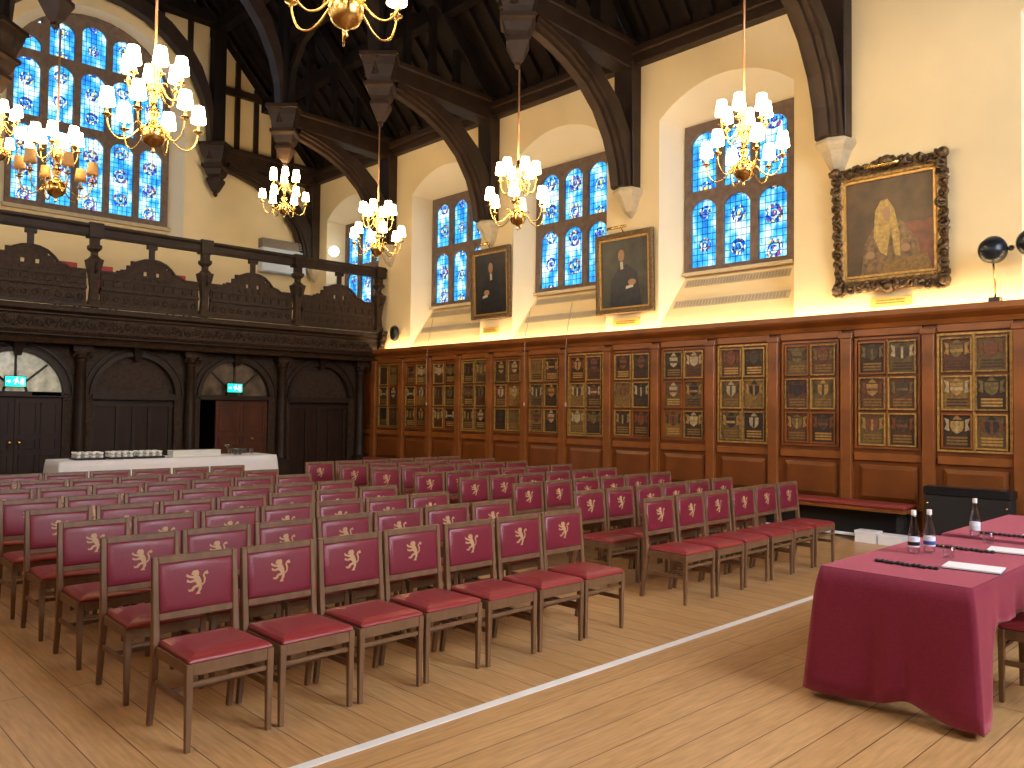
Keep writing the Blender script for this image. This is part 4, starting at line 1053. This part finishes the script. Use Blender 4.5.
# ------------------------------------------------------------------ red clothed tables
def table(name, lab, x0, x1, y0, y1, z):
    cx, cy = (x0 + x1) / 2, (y0 + y1) / 2; t = thing(name, lab, 'table', (cx, cy, 0)); w_, l_ = (x1 - x0) / 2 - .02, (y1 - y0) / 2 - .02
    MB().box(-w_, w_, -l_, l_, z - .04, z - .008).build('tabletop', 'dark_oak', t)
    for sx in (-1, 1):
        for sy in (-1, 1): MB().leg((sx * (w_ - .08), sy * (l_ - .15), 0), (sx * (w_ - .08), sy * (l_ - .15), z - .04), .035, .035).build('leg', 'dark_metal', t)
def tablecloth(name, lab, m, x0, x1, y0, y1, z, hem, flare=.07, wave=.02, seed=0):
    """hem(side, s) -> height of the hem; sides: 0 near-end (y0), 1 x1, 2 y1, 3 x0"""
    rg = random.Random(seed); cx, cy = (x0 + x1) / 2, (y0 + y1) / 2; t_ = []
    W, L = (x1 - x0) / 2, (y1 - y0) / 2; r = .02
    per = []
    def add_side(side, p, q, nrm, n):
        for i in range(n):
            s = i / n; per.append((p[0] + (q[0] - p[0]) * s, p[1] + (q[1] - p[1]) * s, nrm, side, s))
    n1, n2 = 26, 60
    add_side(0, (-W, -L), (W, -L), (0, -1), n1); add_side(1, (W, -L), (W, L), (1, 0), n2)
    add_side(2, (W, L), (-W, L), (0, 1), n1); add_side(3, (-W, L), (-W, -L), (-1, 0), n2)
    N = len(per); secs = []
    ph = [rg.uniform(0, 6.28) for _ in range(6)]
    for lev in range(9):
        f = lev / 8; sec = []
        for i, (px, py, nr, side, s) in enumerate(per):
            e = min(s, 1 - s); L_ = (2 * W if side % 2 == 0 else 2 * L); ce = e * L_
            corner = math.exp(-(ce / .13) ** 2)
            nx, ny = nr
            if side in (0, 1, 2, 3):
                # blend normals at corners
                pv = {0: (-1, 0) if s < .5 else (1, 0), 1: (0, -1) if s < .5 else (0, 1), 2: (1, 0) if s < .5 else (-1, 0), 3: (0, 1) if s < .5 else (0, -1)}[side]
                nx += pv[0] * corner; ny += pv[1] * corner; l = math.hypot(nx, ny); nx /= l; ny /= l
            h = hem(side, s); drop = (z - h) * f
            a = i / N * 2 * PI
            amp = wave * f ** 1.3 * (1 - .5 * corner)
            wv = amp * (math.sin(17 * a + ph[0]) * .6 + math.sin(31 * a + ph[1]) * .4 + math.sin(9 * a + ph[2]) * .5) * min(1, drop / .3)
            off = r * min(1, f * 6) + (flare * f + corner * .05 * f) * min(1, (z - h) / .5) + wv
            if f > .95 and h < .05: off += 0
            zz = z - drop if lev else z
            sec.append((px + nx * off, py + ny * off, zz))
        secs.append(sec)
    mb = MB()
    # top
    NX, NY = n1, n2
    grid = [(px, py, z + .001) for (px, py, *_r) in per]
    mb.loft(secs, cap=False, smooth=True)
    mb.add(grid, [tuple(range(N))], False)
    o = mb.build(name, m, fix=True); o.location = (cx, cy, 0)
    sol = o.modifiers.new('thickness', 'SOLIDIFY'); sol.thickness = .003; sol.offset = 1
    tag(o, lab, 'tablecloth'); return o
table('trestle_table', 'trestle table hidden under the red cloth, nearer the camera', -2.17, -1.37, 4.62, 6.42, .745)
table('trestle_table', 'trestle table hidden under the second red cloth, towards the panelled wall', -2.17, -1.37, 6.50, 8.30, .745)
def hemA(side, s):
    if side == 0: return .035 + .055 * math.exp(-((s - .62) / .16) ** 2) + .012
    if side == 1: return .52 if s > .13 else (.035 if s < .06 else .035 + .485 * (s - .06) / .07)
    if side == 3: return .03
    return .35
def hemB(side, s):
    if side == 1: return .52
    if side == 0: return .4
    return .04
tablecloth('tablecloth', 'deep red cloth draped to the floor over the nearer table', 'cloth', -2.17, -1.37, 4.62, 6.42, .75, hemA, flare=.035, wave=.024, seed=2)
tablecloth('tablecloth', 'deep red cloth over the further table by the black heater', 'cloth', -2.15, -1.39, 6.60, 8.30, .75, hemB, flare=.03, wave=.004, seed=4)
TZ = .7535
def bottle(x, y, lab, m2):
    t = thing('water_bottle', lab, 'bottle', (x, y, TZ), group=None)
    MB().lathe((0, 0, 0), [(.028, .001), (.034, .006), (.035, .02), (.035, .11), (.033, .135), (.026, .17), (.017, .205), (.0135, .23), (.0135, .255), (.011, .255), (.0115, .23), (.015, .205), (.024, .17), (.031, .135), (.033, .11), (.033, .02), (.030, .010)], 18).build('bottle_glass', 'glass', t)
    MB().lathe((0, 0, 0), [(.0355, .045), (.0358, .046), (.0358, .105), (.0355, .106)], 18).build('label_band', 'label', t)
    MB().lathe((0, 0, 0), [(.0360, .055), (.0362, .056), (.0362, .078), (.0360, .079)], 18).build('label_stripe', m2, t)
    MB().lathe((0, 0, 0), [(.0155, .245), (.016, .248), (.016, .275), (.0145, .278)], 14).build('cap', 'china', t)
bottle(-1.955, 5.47, 'left water bottle of the pair on the red table', 'black'); bottle(-1.90, 5.585, 'right water bottle of the pair on the red table', 'label_blue')
bottle(-1.93, 6.60, 'single water bottle with pale blue label towards the far table end', 'pale_blue')
def tumbler(x, y, z, lab, r=.034, h=.085, grp=None):
    t = MB().lathe((0, 0, 0), [(r * .8, .0), (r, .01), (r * 1.05, h), (r * .97, h), (r * .92, .014), (r * .5, .010)], 14).build('drinking_glass', 'glass'); t.location = (x, y, z)
    return tag(t, lab, 'glass', grp)
tumbler(-1.745, 5.455, TZ, 'small clear tumbler beside the nearest notepad on red table'); tumbler(-1.76, 6.30, TZ, 'small clear tumbler beside the single water bottle')
def notepad(x, y, lab, rz):
    t = thing('notepad', lab, 'notepad', (x, y, TZ), rz)
    MB().box(-.15, .15, -.105, .105, 0, .006).build('backing_board', 'dark_metal', t)
    MB().box(-.148, .148, -.103, .103, .006, .014).build('paper_sheets', 'paper', t)
notepad(-1.53, 5.20, 'white notepad lying nearest the table corner', .12); notepad(-1.53, 6.03, 'white notepad beside the single bottle', .12); notepad(-1.55, 6.95, 'white notepad furthest along the red table', .1)
def strap(x, y, rz, lab):
    t = thing('black_beaded_strap', lab, 'strap', (x, y, TZ), rz)
    mb = MB()
    for k in range(12):
        mb.ball((-.165 + k * .03, .010 * math.sin(k * 1.9), .011), .016, 6, .7)
    mb.build('bead', 'black', t)
    MB().tube([(-.17 + .34 * k / 14, .008 * math.sin(k * 1.6), .009) for k in range(15)], .006, 6).build('cord', 'black', t)
strap(-1.83, 4.99, .0, 'thin lumpy black strap lying nearest the red table corner'); strap(-1.78, 5.86, .0, 'thin lumpy black strap between the two pairs of glasses'); strap(-1.77, 6.78, .1, 'thin lumpy black strap furthest along the red table')

# ------------------------------------------------------------------ white buffet table
table('buffet_table', 'long table under a white cloth in front of the far doors', -14.45, -13.68, 3.60, 7.18, .755)
tablecloth('tablecloth', 'white cloth over the long table before the far doors', 'white_cloth', -14.45, -13.68, 3.60, 7.18, .76, lambda s, q: .03, flare=.01, wave=.008, seed=9)
Z2 = .7635
bx = 0
for (y0, y1, lb) in ((3.86, 4.30, 'left'), (4.36, 4.76, 'middle'), (4.80, 5.22, 'right')):
    t = thing('serving_tray', 'dark tray under white cups, %s of three on the white table' % lb, 'tray', (-14.0, (y0 + y1) / 2, Z2)); h = (y1 - y0) / 2
    MB().box(-.20, .20, -h, h, 0, .012).build('tray_base', 'black', t, bevel=.003)
    mb = MB()
    for a in ((-.2, -.19, -h, h), (.19, .20, -h, h), (-.19, .19, -h, -h + .01), (-.19, .19, h - .01, h)): mb.box(*a, .012, .032)
    mb.build('tray_rim', 'black', t)
    for ix in range(3):
        for iy in range(4):
            for iz in range(2):
                cz = Z2 + .013 + iz * .055
                o = MB().lathe((0, 0, 0), [(.022, 0), (.03, .012), (.040, .05), (.037, .05), (.027, .014), (.02, .006)], 10).build('coffee_cup', 'china'); o.location = (-14.12 + ix * .12, y0 + .055 + iy * (y1 - y0 - .11) / 3, cz)
                tag(o, 'white coffee cup stacked on the %s tray of the white table' % lb, 'cup', 'white cups on the %s tray' % lb)
for k in range(4):
    o = MB().box(-.13, .13, -.42, .42, 0, .026).build('white_platter', 'china', bevel=.008); o.location = (-14.0, 5.80, Z2 + k * .0275)
    tag(o, 'long white platter, %s from the bottom of the stack on white table' % ORD[k + 1], 'platter', 'stacked white platters')
for k, (dx, dy) in enumerate(((-.12, 0), (-.12, .09), (-.12, .18), (0, .04), (0, .13), (0, .22), (.1, .0), (.1, .09), (.1, .3))):
    tumbler(-14.0 + dx, 6.50 + dy, Z2, 'clear tumbler in the cluster at the right end of the white table', .036, .11, 'tumblers on the white table')
t = thing('footed_bowl', 'small clear footed bowl beside the tumblers on the white table', 'bowl', (-14.05, 6.42, Z2))
MB().lathe((0, 0, 0), [(.04, 0), (.04, .006), (.008, .012), (.008, .13), (.05, .16), (.075, .185), (.072, .188), (.045, .165), (.006, .15)], 14).build('bowl_glass', 'glass', t)
